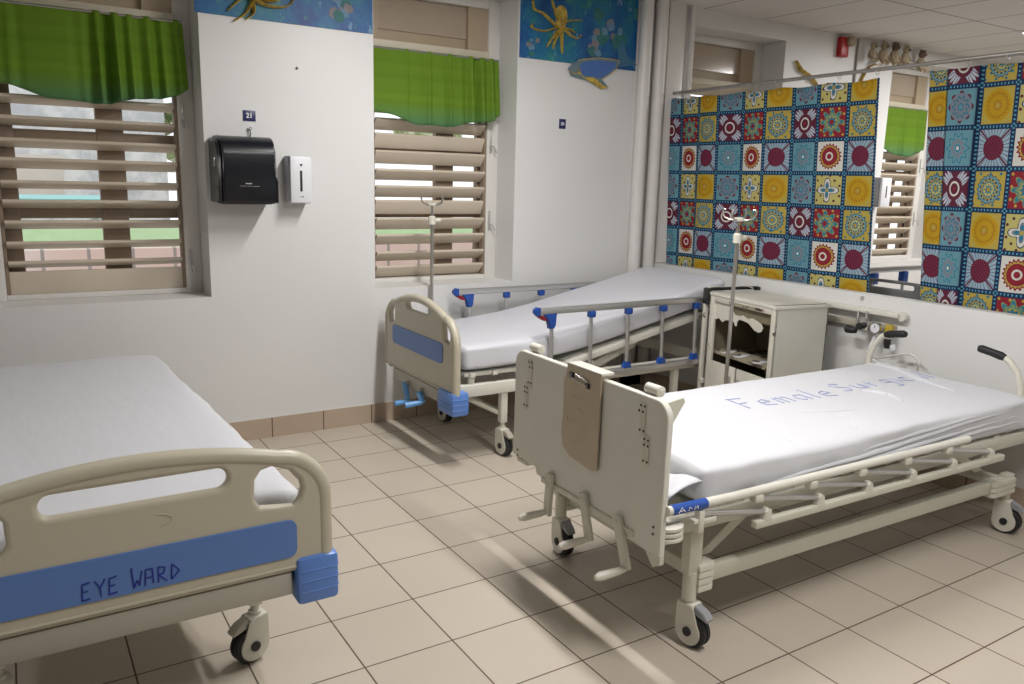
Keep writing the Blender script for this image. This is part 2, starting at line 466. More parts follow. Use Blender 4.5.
def writing(text, w, h, r, place, parent, mat):
    """one small mesh per handwritten letter; place(x, y) gives a 3-D point"""
    x = 0
    for ch in text:
        cw = w * (.45 if ch in 'li' else 1)
        if STR[ch]:
            mb = MB()
            for st in STR[ch]:
                pts = []
                for (a, b), (c, d) in zip(st, st[1:]):
                    for q in range(8): pts.append((a + (c - a) * q / 8, b + (d - b) * q / 8))
                pts.append(st[-1])
                mb.tube([place(x + a * cw * .8, b * h) for a, b in pts], r, 5)
            mb.build('handwritten_letter', mat, parent)
        x += cw if ch != ' ' else w * .75
def text_mesh(s, size):
    cu = bpy.data.curves.new('txt', 'FONT'); cu.body = s; cu.size = size; cu.align_x = 'CENTER'; cu.align_y = 'CENTER'; cu.extrude = .0006; cu.offset = size * .02
    o = bpy.data.objects.new('txt', cu); COL.objects.link(o)
    dg = bpy.context.evaluated_depsgraph_get(); me = bpy.data.meshes.new_from_object(o.evaluated_get(dg))
    mb = MB(); mb.bm.from_mesh(me)
    for f in mb.bm.faces: f.material_index = 0
    bpy.data.objects.remove(o); bpy.data.curves.remove(cu); bpy.data.meshes.remove(me)
    return mb

# ================================================================== the room
WY = -.07; WT = .42          # inner face and thickness of the window wall
OPEN = {1: (-1.67, -.57), 2: (.45, 1.50), 3: (3.10, 4.18), 4: (5.70, 6.78)}
OZ0, OZ1 = .90, 2.83
struct('floor', MB().box(-5.2, -9.3, -.1, 9.6, .35, 0), 'floor')
struct('ceiling', MB().box(-5.2, -9.3, CEIL, 9.6, .35, CEIL + .1), 'ceiling')
w = MB()
xs = [-5.2] + [v for k in sorted(OPEN) for v in OPEN[k]] + [9.6]
for i in range(0, len(xs), 2): w.box(xs[i], WY, 0, xs[i + 1], WY + WT, CEIL)
for k, (a, b) in OPEN.items():
    w.box(a, WY, 0, b, WY + WT, OZ0); w.box(a, WY, OZ1, b, WY + WT, CEIL)
struct('wall_window_side', w, 'wall')
struct('wall_left', MB().box(-5.2, -9.3, 0, -5.0, WY, CEIL), 'wall_rear')
struct('wall_right', MB().box(9.4, -9.3, 0, 9.6, WY, CEIL), 'wall')
struct('wall_behind', MB().box(-5.0, -9.3, 0, 9.4, -9.1, CEIL), 'wall_rear')
PX0, PX1 = 2.77, 2.855
struct('wall_partition', MB().box(PX0, -6.2, 0, PX1, WY, 1.0, bev=.006), 'wall')
b = MB(); b.box(-5.0, WY - .012, 0, PX0, WY, .125)
struct('baseboard_window_side', b, 'skirting')
struct('trim_1', MB().box(-5.0, WY - .006, .125, PX0, WY, .131, bev=.002), 'frame_white')
struct('baseboard_partition', MB().box(PX0 - .012, -6.2, 0, PX0, WY - .012, .125), 'skirting')
# boxed column at the end of the partition
c = MB(); c.box(2.54, WY - .012, 0, 3.03, WY, CEIL, bev=.004)
struct('trim_2', c, 'pipe')

struct('trim_3', MB().box(2.797, -.135, 1.001, 2.966, WY - .013, CEIL, bev=.006), 'pipe')
# vertical pipes
for (x, r, y, z0, lab) in ((2.574, .048, -.134, .13, 'white painted pipe beside the right blue mural, leftmost of the corner pipes'),
                       (2.721, .048, -.134, .13, 'white painted vertical pipe, second of the corner pipes from the left'),
                       (3.057, .022, -.108, .001, 'thin white conduit beside the far window, rightmost of the corner pipes')):
    o = MB().cyl((0, 0, z0), (0, 0, CEIL), r, 20).build('vertical_pipe', 'pipe', None, (x, y, 0))
    tag(o, lab, 'pipe')

# ---------------------------------------------------------------- windows
def window(n, tilts, seed):
    rnd = random.Random(seed)
    x0, x1 = OPEN[n]
    fy = WY + .27                        # y of the louvre plane = .20
    # frame
    lx0, lx1 = x0 + .09, x1 - .09
    f = MB()
    f.box(x0, fy - .03, OZ0, lx0, fy + .05, OZ1, 'frame_white', bev=.004)
    f.box(lx1, fy - .03, OZ0, x1, fy + .05, OZ1, 'frame_white', bev=.004)
    f.box(lx0, fy - .03, OZ1 - .06, lx1, fy + .05, OZ1, 'frame_white', bev=.004)
    f.box(lx0, fy - .03, OZ0, lx1, fy + .05, OZ0 + .03, 'frame_white', bev=.004)
    root = f.build('window_%d' % n, None, None); root['kind'] = 'structure'
    r = MB().box(lx0, fy - .045, 2.435, lx1, fy + .02, 2.485, bev=.005); r.build('window_rail', 'rail_cream', root)
    # upper fixed panel: tan board with a paler recessed field
    p = MB(); p.box(lx0, fy + .03, 2.485, lx1, fy + .05, OZ1 - .06, 'frame_tan')
    p.box(lx1 - .155, fy - .01, 2.485, lx1, fy + .03, OZ1 - .06, 'frame_tan'); p.box(lx0, fy - .01, 2.485, lx0 + .05, fy + .03, OZ1 - .06, 'frame_tan')
    p.build('upper_panel', None, root)
    MB().box(lx0 + .05, fy + .018, 2.56, lx1 - .155, fy + .029, OZ1 - .065).build('panel_field', 'pane_field', root)
    # louvre side channels and bottom rail
    s = MB(); s.box(lx0, fy - .02, OZ0 + .03, lx0 + .018, fy + .03, 2.435, bev=.002); s.box(lx1 - .018, fy - .02, OZ0 + .03, lx1, fy + .03, 2.435, bev=.002)
    s.build('side_channel', 'brown', root)
    if tilts[0] < 30:
        MB().box(lx0 + .018, fy - .015, OZ0 + .03, lx1 - .018, fy + .01, 1.055, bev=.004).build('bottom_rail', 'louvre', root)
    z = 1.09 if tilts[0] < 30 else .975; k = 0
    while z < 2.42:
        a = tilts[k % len(tilts)] + rnd.uniform(-3, 3)
        prof = rrect(0, 0, .104, .021, .009, 3)
        bl = MB().prism(prof, lx0 + .02, lx1 - .02, 'yz')
        bl.xf(rot(-a, 'X'))
        bl.build('louvre_blade', 'louvre', root, (0, fy, z + rnd.uniform(-.004, .004)))
        z += .1095; k += 1
    # crank handles on the right frame strip
    for hz in (1.02, 1.86) if n == 1 else (1.25, 1.80):
        h = MB().box(lx1 + .02, fy - .04, hz, lx1 + .035, fy - .03, hz + .14, bev=.003)
        h.tube([(lx1 + .028, fy - .04, hz + .05), (lx1 + .03, fy - .075, hz + .045), (lx1 + .05, fy - .08, hz)], .005, 8)
        h.build('louvre_handle', 'aluminium', root)
    # outer sash behind the blades
    y0 = WY + WT - .09
    o = MB(); mid = x0 + (x1 - x0) * (.60 if n == 1 else .635)
    o.box(x0, y0, OZ0, x0 + (.19 if n == 1 else .12), y0 + .05, OZ1, bev=.003); o.box(x1 - .12 if n != 1 else x1 - .05, y0, OZ0, x1, y0 + .05, OZ1, bev=.003)
    o.box(mid - .07, y0, OZ0, mid + .07, y0 + .05, OZ1, bev=.003)
    for zz in (OZ0 + .02, 1.34, 1.76, 2.30, OZ1 - .06): o.box(x0, y0 + .005, zz, x1, y0 + .045, zz + (.06 if n == 1 else .05), bev=.003)
    o.build('outer_sash', 'brown', root)
    return root
window(1, [20, 18, 22, 19, 20, 24, 18], 1)
window(2, [42, 40, 38, 46, 66, 44, 40, 52, 64], 2)
window(3, [42], 3)
window(4, [38], 4)

def valance(x0, x1, z, seed, label, folds):
    rnd = random.Random(seed); nx, nz = 150, 22
    mb = MB(); grid = []
    L = x1 - x0; ph = [rnd.uniform(0, 6) for _ in range(4)]
    for i in range(nx + 1):
        s = i / nx; col = []
        # bunched pleats where cloth is gathered, flat elsewhere
        g = 0
        for (c0, wd, amp) in folds: g += amp * math.exp(-((s - c0) / wd) ** 2)
        wave = 1.5 * g * math.sin(s * L * 78 + ph[0]) * .5 + .004 * math.sin(s * L * 19 + ph[1]) + g * .4 * math.sin(s * L * 47 + ph[2])
        hem = .395 + .075 * math.sin(PI * min(1, s ** 1.2)) + .010 * math.sin(s * L * 9 + ph[3]) + .006 * math.sin(s * L * 23)
        if s > .95: hem -= (s - .95) * .5
        for j in range(nz + 1):
            t_ = j / nz
            amp = .55 + .7 * t_
            flare = 1 + .03 * t_
            x = x0 + L * (.5 + (s - .5) * flare)
            col.append(mb.bm.verts.new((x, wave * amp * 1.0 - .012 * t_, -hem * t_)))
        grid.append(col)
    for i in range(nx):
        for j in range(nz):
            mb.bm.faces.new((grid[i][j], grid[i + 1][j], grid[i + 1][j + 1], grid[i][j + 1]))
    cx = (x0 + x1) / 2
    o = mb.xf(T(-cx, 0, 0)).build('window_valance', 'valance', None, (cx, .092, z))
    sm = o.modifiers.new('thick', 'SOLIDIFY'); sm.thickness = .0015
    tag(o, label, 'valance')
    rod = MB().cyl((x0 - cx - .0, .0, -.008), (x1 - cx, .0, -.008), .006, 8).build('valance_rod', 'rod', o)
    return o
valance(-1.66, -.625, 2.44, 3, 'short green cloth valance over the slatted window at the left edge', [(.60, .09, .034), (.70, .08, .034), (.86, .05, .036), (.95, .03, .024), (.2, .05, .01)])
valance(.46, 1.445, 2.43, 8, 'short green cloth valance over the middle slatted window between the two blue murals', [(.30, .02, .022), (.46, .03, .024), (.6, .02, .02), (.82, .10, .034), (.94, .04, .024)])
valance(5.75, 6.62, 2.43, 11, 'green cloth valance seen through the gap between the printed curtains', [(.5, .1, .02), (.9, .1, .02)])

# ---------------------------------------------------------------- outdoors (seen through the slats)
def grass():
    t = NT('lawn'); t.color(t.mix(t.noise(6, 4), (.34, .50, .24), (.50, .62, .38))); t.b.inputs['Roughness'].default_value = .9; return t.m
MAT['grass'] = grass()
MAT['pave'] = plain('pale_paving', (.62, .56, .50), .7, var=.15, scale=2)
def pinktile():
    t = NT('pink_boundary_wall'); x, y, z = t.sep(t.coord())
    g = (((x / .42).f('FRACT') - .5).f('ABSOLUTE')).f('GREATER_THAN', .46)
    t.color(t.mix(g, t.mix(t.noise(1.2, 2), (.74, .48, .40), (.78, .68, .64)), (.35, .30, .28))); return t.m
MAT['pinkwall'] = pinktile()
def foliage():
    t = NT('hazy_foliage'); t.color(t.ramp(t.noise(4, 5, .7), [(0, (.10, .16, .06)), (.42, (.25, .36, .16)), (.52, (.50, .56, .32)), (.62, (.80, .82, .68)), (1, (.9, .9, .86))])); t.b.inputs['Roughness'].default_value = .9; return t.m
MAT['foliage'] = foliage()
def palew():
    t = NT('weathered_pale_wall'); t.color(t.ramp(t.noise(1.6, 6, .7), [(0, (.34, .34, .35)), (.42, (.52, .52, .54)), (.55, (.72, .71, .70)), (1, (.86, .85, .84))])); t.b.inputs['Roughness'].default_value = .8; return t.m
MAT['pale_wall'] = palew()
MAT['turq'] = plain('turquoise_sheet_roof', (.34, .66, .66), .5)
struct('ground_outside', MB().box(-9, WY + WT, -.3, 16, 22, -.12), 'pave')
o = MB().prism([(5.2, -.12), (7.9, -.12), (7.3, .92), (6.4, .86), (5.2, .2)], -7, 14, 'yz').build('lawn', 'grass'); o['kind'] = 'stuff'; tag(o, 'green lawn outside beyond the slatted windows', 'grass')
o = MB().box(-6, 4.5, -.12, 12, 4.62, .80, bev=.01).build('garden_wall', 'pinkwall'); tag(o, 'low pink garden wall outside behind the window slats', 'wall')
sh = thing('garden_shelter', 'small turquoise-roofed shelter on the lawn outside the left window', 'shelter', (-1.05, 9.1, -.12))
MB().prism([(-1.0, 1.17), (1.0, 1.17), (.9, 1.32), (-.9, 1.32)], -1, 1, 'xz').build('roof', 'turq', sh)
for sx in (-.75, .75):
    for sy in (-.8, .8): MB().box(sx - .05, sy - .05, .0, sx + .05, sy + .05, 1.18).build('post', 'pale_wall', sh)
def hut(loc, w_, d_, h_, label):
    r = thing('outbuilding', label, 'building', loc)
    MB().box(-w_ / 2, 0, 0, w_ / 2, d_, h_, bev=.02).build('wall', 'pale_wall', r)
    MB().prism([(-w_ / 2 - .2, h_), (w_ / 2 + .2, h_), (w_ / 2 - .4, h_ + .5), (-w_ / 2 + .4, h_ + .5)], -.2, d_ + .2, 'xz').build('roof', 'pave', r)
    for k in range(int(w_ // 2)): MB().box(-w_ / 2 + .6 + 2 * k, -.03, 1.0, -w_ / 2 + 1.5 + 2 * k, .02, 2.0, bev=.01).build('window', 'pave', r)
hut((-3.2, 14.2, -.12), 9.5, 3, 4.6, 'pale outbuilding far beyond the left window slats')
def tree(x, y, h, r_, seed, label):
    rnd = random.Random(seed); r = thing('garden_tree', label, 'tree', (x, y, -.1))
    MB().tube([(0, 0, 0), (.1, 0, h * .3), (0, .1, h * .6)], [.18, .14, .08], 10).build('trunk', 'brown', r)
    mb = MB()
    for k in range(int(70)):
        a = rnd.uniform(0, 2 * PI); q = r_ * math.sqrt(rnd.random()); zz = h * .35 + rnd.random() * h * .65
        s = rnd.uniform(.3, .6)
        m = T(q * math.cos(a), q * math.sin(a) * .7, zz) @ rot(rnd.uniform(0, 180), 'Z') @ rot(rnd.uniform(0, 90), 'X') @ Matrix.Diagonal((s, s, s * .6, 1))
        bmesh.ops.create_icosphere(mb.bm, subdivisions=1, radius=1, matrix=m)
    for v in mb.bm.verts: v.co += Vector((rnd.uniform(-.09, .09), rnd.uniform(-.09, .09), rnd.uniform(-.09, .09)))
    mb.build('crown', 'foliage', r)
tree(2.9, 15.0, 6.0, 1.6, 1, 'leafy tree outside beyond the middle window')
tree(9.4, 16.5, 6.5, 1.7, 2, 'leafy tree outside to the right beyond the middle window')
tree(-11.5, 20, 4.8, 2.0, 4, 'hazy tree outside far beyond the left window')

# ---------------------------------------------------------------- ceiling lamps
for i, (x, y, ln, wd, pw) in enumerate(LAMPS):
    labs = ['batten tube lamp on the ceiling above the crank bed footboard', 'batten tube lamp on the ceiling nearest the camera', 'ceiling tube lamp on the left side of the ward', 'ceiling tube lamp over the aisle at the right', 'bright recessed ceiling lamp at the top right corner beyond the curtains', 'recessed ceiling lamp at the back of the ward']
    r = thing('ceiling_light', labs[i], 'lamp', (x, y, CEIL))
    if wd < .5:
        MB().box(-wd / 2 - .01, -ln / 2 - .04, -.045, wd / 2 + .01, ln / 2 + .04, 0, bev=.006).build('housing', 'white_plastic', r)
        for s in ((0,) if wd < .2 else (-.08, .08)):
            MB().cyl((s, -ln / 2, -.062), (s, ln / 2, -.062), .014, 12).build('tube', emis('tube_glow', (1, .97, .92), 12), r)
    else:
        MB().box(-wd / 2 - .02, -ln / 2 - .02, -.014, wd / 2 + .02, ln / 2 + .02, 0, bev=.003).build('frame', 'white_plastic', r)
        MB().box(-wd / 2, -ln / 2, -.020, wd / 2, ln / 2, -.014).build('diffuser', emis('diffuser_glow', (1, .98, .96), 6), r)

# ================================================================== wall things
# murals
def mural(x0, x1, z0, z1, label, figs, seed):
    cx = (x0 + x1) / 2
    rnd = random.Random(seed); pts = []
    n = 30
    mb = MB().box(x0 - cx, -.006, z0, x1 - cx, 0, z1)
    r = mb.build('sea_mural', 'mural', None, (cx, WY, 0)); tag(r, label, 'mural')
    for f in figs: f(r, cx)
    return r
def octopus(x, z, sc, arms, fat=1.0):
    def mk(r, cx):
        mb = MB()
        body = []
        for k in range(24):
            a = 2 * PI * k / 24; rr = 1 + .06 * math.sin(3 * a)
            body.append((x - cx + .050 * sc * rr * math.cos(a), z + .085 * sc * rr * math.sin(a) + .03 * sc))
        mb.prism(body, -.0085, -.006, 'xz')
        for pts in arms:
            P = [Vector((x - cx + a * sc, -.0085, z + b * sc)) for a, b in pts]
            out = []
            for i in range(len(P) - 1):
                for q in range(5): 
                    tt = q / 5; p0 = P[max(i - 1, 0)]; p1 = P[i]; p2 = P[i + 1]; p3 = P[min(i + 2, len(P) - 1)]
                    out.append(.5 * ((2 * p1) + (p2 - p0) * tt + (2 * p0 - 5 * p1 + 4 * p2 - p3) * tt ** 2 + (3 * p1 - p0 - 3 * p2 + p3) * tt ** 3))
            out.append(P[-1]); m = len(out)
            mb.tube(out, [(.034 - .022 * i / m) * sc * fat for i in range(m)], 8, flat=.18)
        mb.build('painted_octopus', 'yellow_paint', r, label='mustard yellow octopus painted on the blue sea')
    return mk
def coral(x, z, sc, seed):
    def mk(r, cx):
        rnd = random.Random(seed)
        for k in range(9):
            a = rnd.uniform(0, 6.28); q = rnd.uniform(.0, .13) * sc; mb = MB(); w_ = rnd.uniform(.02, .05) * sc; n = 9
            px, pz = x - cx + q * math.cos(a), z + q * math.sin(a)
            mb.prism([(px + w_ * (1 + .5 * rnd.random()) * math.cos(6.283 * i / n), pz + .8 * w_ * (1 + .7 * rnd.random()) * math.sin(6.283 * i / n)) for i in range(n)], -.0068 - .0002 * k, -.006, 'xz')
            mb.build('painted_coral', ['coral_pink', 'coral_green', 'coral_blue'][k % 3], r)
    return mk
MAT['coral_pink'] = plain('coral_pink_paint', (.22, .20, .22), .6, var=.4, scale=30)
MAT['coral_green'] = plain('sea_green_paint', (.03, .16, .16), .6, var=.4, scale=30)
MAT['coral_blue'] = plain('pale_blue_paint', (.12, .25, .38), .6, var=.4, scale=30)
armsA = [[(1.813, 2.662), (1.693, 2.738), (1.624, 2.756), (1.61, 2.817), (1.64, 2.86)], [(1.813, 2.662), (1.721, 2.628), (1.64, 2.628), (1.6, 2.646), (1.628, 2.663)], [(1.826, 2.645), (1.77, 2.574), (1.737, 2.525)], [(1.85, 2.638), (1.86, 2.556), (1.869, 2.492)], [(1.873, 2.659), (1.935, 2.62), (1.996, 2.608), (2.031, 2.635)], [(1.882, 2.706), (1.954, 2.724), (2.026, 2.733)], [(1.823, 2.708), (1.784, 2.785), (1.759, 2.85)], [(1.84, 2.65), (1.80, 2.57), (1.79, 2.52)], [(1.87, 2.66), (1.93, 2.66), (1.97, 2.64)]]
armsB = [[(-.30, 2.58), (-.187, 2.546), (-.08, 2.56), (-.03, 2.62)], [(-.27, 2.58), (-.313, 2.496), (-.381, 2.444)], [(-.31, 2.59), (-.372, 2.537), (-.414, 2.493)], [(-.28, 2.57), (-.272, 2.501), (-.314, 2.461)], [(-.25, 2.58), (-.16, 2.575), (-.10, 2.61)]]
armsA = [[(a - 1.855, b - 2.70) for a, b in L] for L in armsA]; armsB = [[(a + .27, b - 2.64) for a, b in L] for L in armsB]
mural(-.587, .445, 2.468, CEIL - .004, 'blue underwater mural over the wall with the black towel dispenser', [octopus(-.27, 2.64, 1.0, armsB, 1.6), coral(.25, 2.60, .7, 5)], 1)
mural(1.51, 2.535, 2.438, CEIL - .004, 'blue underwater mural on the wall right of the middle window', [octopus(1.845, 2.70, 1.0, armsA, 1.15), coral(2.28, 2.72, 1.1, 4), coral(2.14, 2.56, .7, 9), coral(1.62, 2.52, .45, 12)], 2)
# whale cut-out hanging below the right mural
cxw = 2.2
def wp(L): return [(a - cxw, b - 2.40) for a, b in L]
whale = MB().prism(wp([(1.915, 2.398), (1.944, 2.429), (1.992, 2.457), (2.065, 2.476), (2.189, 2.495), (2.318, 2.496), (2.377, 2.494), (2.354, 2.443), (2.31, 2.41), (2.217, 2.351), (2.251, 2.327), (2.289, 2.296), (2.215, 2.285), (2.149, 2.314), (2.072, 2.336), (1.997, 2.344), (1.942, 2.354)]), -.014, -.009, 'xz').build('whale_cutout', plain('grey_teal_paint', (.13, .20, .24), .5, var=.15), None, (cxw, WY, 2.40)); tag(whale, 'blue whale cut-out stuck below the right mural', 'decoration')
MB().prism(wp([(2.012, 2.421), (2.041, 2.453), (2.12, 2.470), (2.191, 2.476), (2.345, 2.481), (2.341, 2.442), (2.29, 2.403), (2.223, 2.363), (2.172, 2.359), (2.10, 2.361), (2.046, 2.367)]), -.0155, -.014, 'xz').build('blue_back', plain('whale_blue', (.06, .15, .42), .5), whale)
MB().prism(wp([(2.045, 2.352), (2.147, 2.357), (2.19, 2.335), (2.226, 2.312), (2.285, 2.298), (2.215, 2.283), (2.13, 2.318)]), -.0165, -.014, 'xz').build('fin', 'yellow_paint', whale, label='yellow flipper')
MB().tube([(a, -.0145, b) for a, b in wp([(1.925, 2.382), (1.98, 2.368), (2.03, 2.378), (2.02, 2.40), (1.995, 2.40), (2.0, 2.382), (2.05, 2.355)])], .004, 6).build('jaw_line', 'yellow_paint', whale)
MB().tube([(a, -.012, b) for a, b in wp([(2.0, 2.461), (2.065, 2.478), (2.189, 2.497), (2.318, 2.498), (2.377, 2.495), (2.355, 2.443), (2.31, 2.409), (2.222, 2.352)])], .0035, 6).build('outline', 'yellow_paint', whale)
MB().prism(wp([(2.37, 2.493), (2.355, 2.56), (2.37, 2.61), (2.401, 2.640), (2.447, 2.54), (2.545, 2.48), (2.373, 2.450)]), -.011, -.0075, 'xz').build('tail', plain('tail_paint', (.05, .16, .27), .5), whale)

# black paper towel dispenser
d = thing('paper_towel_dispenser', 'glossy black paper towel dispenser on the wall below the number 21', 'dispenser', (-.388, WY, 1.447))
prof = [(0, 0), (-.220, 0), (-.232, .02)] + [(-.235 + .125 * (1 - math.cos(a)) , .27 + .10 * math.sin(a)) for a in [PI / 2 * i / 10 for i in range(11)]] + [(0, .372)]
c = MB().prism(prof, -.138, .150, 'yz', bev=.008); c.build('cover', 'black', d)
for s, m in ((-1, 'smoke'), (1, 'black')):
    o0, o1 = ((-.160, -.139) if s < 0 else (.151, .166))
    e = MB().prism([(0, .004), (-.210, .004), (-.215, .25), (-.19, .31), (-.15, .345), (0, .358)] if s < 0 else [(0, .004), (-.222, .004), (-.222, .13), (-.19, .15), (-.19, .28), (-.14, .345), (0, .358)], o0, o1, 'yz', bev=.005); e.build('side_cheek', m, d)
MB().box(-.163, -.145, .20, -.159, -.125, .25, bev=.002).build('latch_window', 'chrome', d)
q = MB(); 
for a, b_, w_, hh in ((-.02, .108, .035, .006), (-.05, .096, .035, .002), (-.01, .096, .02, .002), (.015, .0955, .04, .002)): q.box(a, -.2365, b_, a + w_, -.2352, b_ + hh)
q.build('logo_lettering', 'aluminium', d, label='small pale lettering too fine to read')
MB().box(-.13, -.2, -.004, .13, -.03, .002).build('paper_slot', 'black_matt', d)
# soap dispenser
d = thing('soap_dispenser', 'narrow white soap dispenser on the wall right of the black towel dispenser', 'dispenser', (-.058, WY, 1.447))
MB().box(-.066, -.10, 0, .066, 0, .275, bev=.010).build('body', plain('pale_grey_plastic', (.50, .51, .55), .4), d)
MB().box(-.064, -.122, .003, .064, -.100, .272, bev=.008).build('front_cover', 'white_plastic', d)
MB().box(-.008, -.1235, .07, .006, -.1215, .19, bev=.0005).build('level_window', 'black_matt', d)
m = MB().prism([(-.010, .228), (.010, .228), (0, .212)], -.1235, -.1215, 'xz'); m.build('drop_mark', 'navy', d)
m = MB(); m.box(-.012, -.1232, .036, -.006, -.1215, .042); m.box(.0, -.1232, .034, .012, -.1215, .044); m.build('indicator', 'grey_plastic', d)
# number signs
def sign(s, x, z, w_, h_, label, font):
    r = thing('bed_number_sign', label, 'sign', (x, WY, z))
    MB().box(-w_ / 2 - .003, -.002, -h_ / 2 - .003, w_ / 2 + .003, 0, h_ / 2 + .003).build('backing', 'white_plastic', r)
    MB().box(-w_ / 2, -.004, -h_ / 2, w_ / 2, -.002, h_ / 2, bev=.0005).build('plate', 'navy', r)
    text_mesh(s, font).xf(T(0, -.0045, 0) @ rot(90, 'X')).build('number', 'white_ink', r)
sign('21', -.315, 1.938, .072, .060, 'small navy number 21 sign above the black dispenser', .038)
sign('20', 1.89, 2.018, .058, .068, 'small navy number 20 sign on the wall below the whale', .030)
n = MB(); n.lathe([(0, .004), (.012, .004), (.012, .011), (.02, .009)], (0, 0, 0), (0, -1, 0), 12); n.tube([(0, -.018, 0), (0, -.02, -.02), (0, -.005, -.045)], .004, 8)
tag(n.build('wall_hook', 'chrome', None, (-.316, WY, 1.867)), 'small metal hook on the wall just above the black dispenser', 'hook')
tag(MB().lathe([(0, .007), (.006, .007), (.01, .003)], (0, 0, 0), (0, -1, 0), 12).build('wall_plug', 'screw', None, (-.03, WY, 2.225)), 'dark screw hole plug high on the wall below the left mural', 'screw')

# ---------------------------------------------------------------- printed curtains on their rod
CX = 2.885
r = thing('curtain_rail', 'thin grey curtain rod crossing above the low partition', 'curtain rail', (CX, 0, 2.30))
MB().cyl((0, WY - .05, 0), (0, -6.2, .03), .012, 12).build('rod', 'rod', r)
MB().lathe([(0, .028), (.012, .028), (.012, .014), (.03, .014)], (0, WY - .04, 0), (0, -1, 0), 16).build('wall_flange', 'rod', r)
def curtain(path, ztop, zbot, v0, cell, sgn, label, y0, top_pts, drift):
    """path: (y, dx, s) along the cloth; s in metres of cloth"""
    mb = MB(); uvl = mb.bm.loops.layers.uv.new('UVMap'); nz = 30; cols = []
    # resample
    P = []
    for (a, b) in zip(path, path[1:]):
        n = max(2, int(abs(b[2] - a[2]) / .012))
        for i in range(n):
            t_ = i / n; e = t_
            P.append((a[0] + (b[0] - a[0]) * e, a[1] + (b[1] - a[1]) * (e * e * (3 - 2 * e)), a[2] + (b[2] - a[2]) * e))
    P.append(path[-1])
    for (y, dx, s) in P:
        col = []
        for j in range(nz + 1):
            t_ = j / nz; z = ztop - .012 * abs(math.sin(s * 9)) * (1 - t_) + (zbot - ztop) * t_
            wob = (.010 * math.sin(s * 11 + 1) + .006 * math.sin(s * 29 + t_ * 2)) * (.6 + .6 * t_)
            col.append((mb.bm.verts.new((dx + wob, y - y0 - drift(y) * (ztop - z), z)), s, z))
        cols.append(col)
    for A, B in zip(cols, cols[1:]):
        for j in range(nz):
            q = (A[j], B[j], B[j + 1], A[j + 1]); f = mb.bm.faces.new([k[0] for k in q])
            for lp, k in zip(f.loops, q): lp[uvl].uv = (sgn * k[1] / cell, sgn * (v0 - k[2]) / cell + 1)
    o = mb.build('printed_curtain', 'curtain', None, (CX, y0, 0), smooth=180); tag(o, label, 'curtain')
    sm = o.modifiers.new('thick', 'SOLIDIFY'); sm.thickness = .001
    rg = []
    for y in top_pts:
        MB().tube([(0 + .016 * math.cos(a), y - y0, 2.295 + .018 * math.sin(a)) for a in [2 * PI * k / 12 for k in range(12)]], .0022, 6, closed=True).build('curtain_ring', 'aluminium', o)
    return o
c1 = [(-1.855, 0, 0)]
# right edge at y=-1.855 ; s grows to the left here, so u = -s
c1 = [(-1.875, 0, -.0), (-1.674, .012, -.209), (-1.464, -.008, -.418), (-1.257, .01, -.627), (-1.042, -.008, -.836), (-.826, .008, -1.045), (-.607, -.006, -1.254), (-.402, .008, -1.463), (-.215, .010, -1.672), (-.19, -.022, -1.71), (-.130, -.02, -1.80), (-.122, .02, -1.84)]
curtain(c1, 2.262, .86, 2.125, .209, 1, 'left medallion-print curtain panel hanging from the corner to the gap', -1.0, [-1.86, -1.6, -1.36, -1.12, -.88, -.64, -.40, -.20], lambda y: .045 + .015 * max(0, (-y - 1.60) / .27))
c2 = [(-2.18, 0, .035), (-2.295, -.012, .15), (-2.285, .035, .29), (-2.29, .02, .42), (-2.31, -.03, .445), (-2.465, -.028, .63), (-2.48, .0, .648), (-2.665, .0, .86), (-2.9, .02, 1.12), (-3.3, -.01, 1.54), (-3.8, .02, 2.06)]
curtain(c2, 2.275, .80, 2.169, .216, -1, 'right medallion-print curtain panel cut by the right picture edge', -2.9, [-2.2, -2.4, -2.6, -2.85, -3.1, -3.4, -3.7], lambda y: .082 if y > -2.30 else .082 - .05 * min(1, (-y - 2.30) / .16))

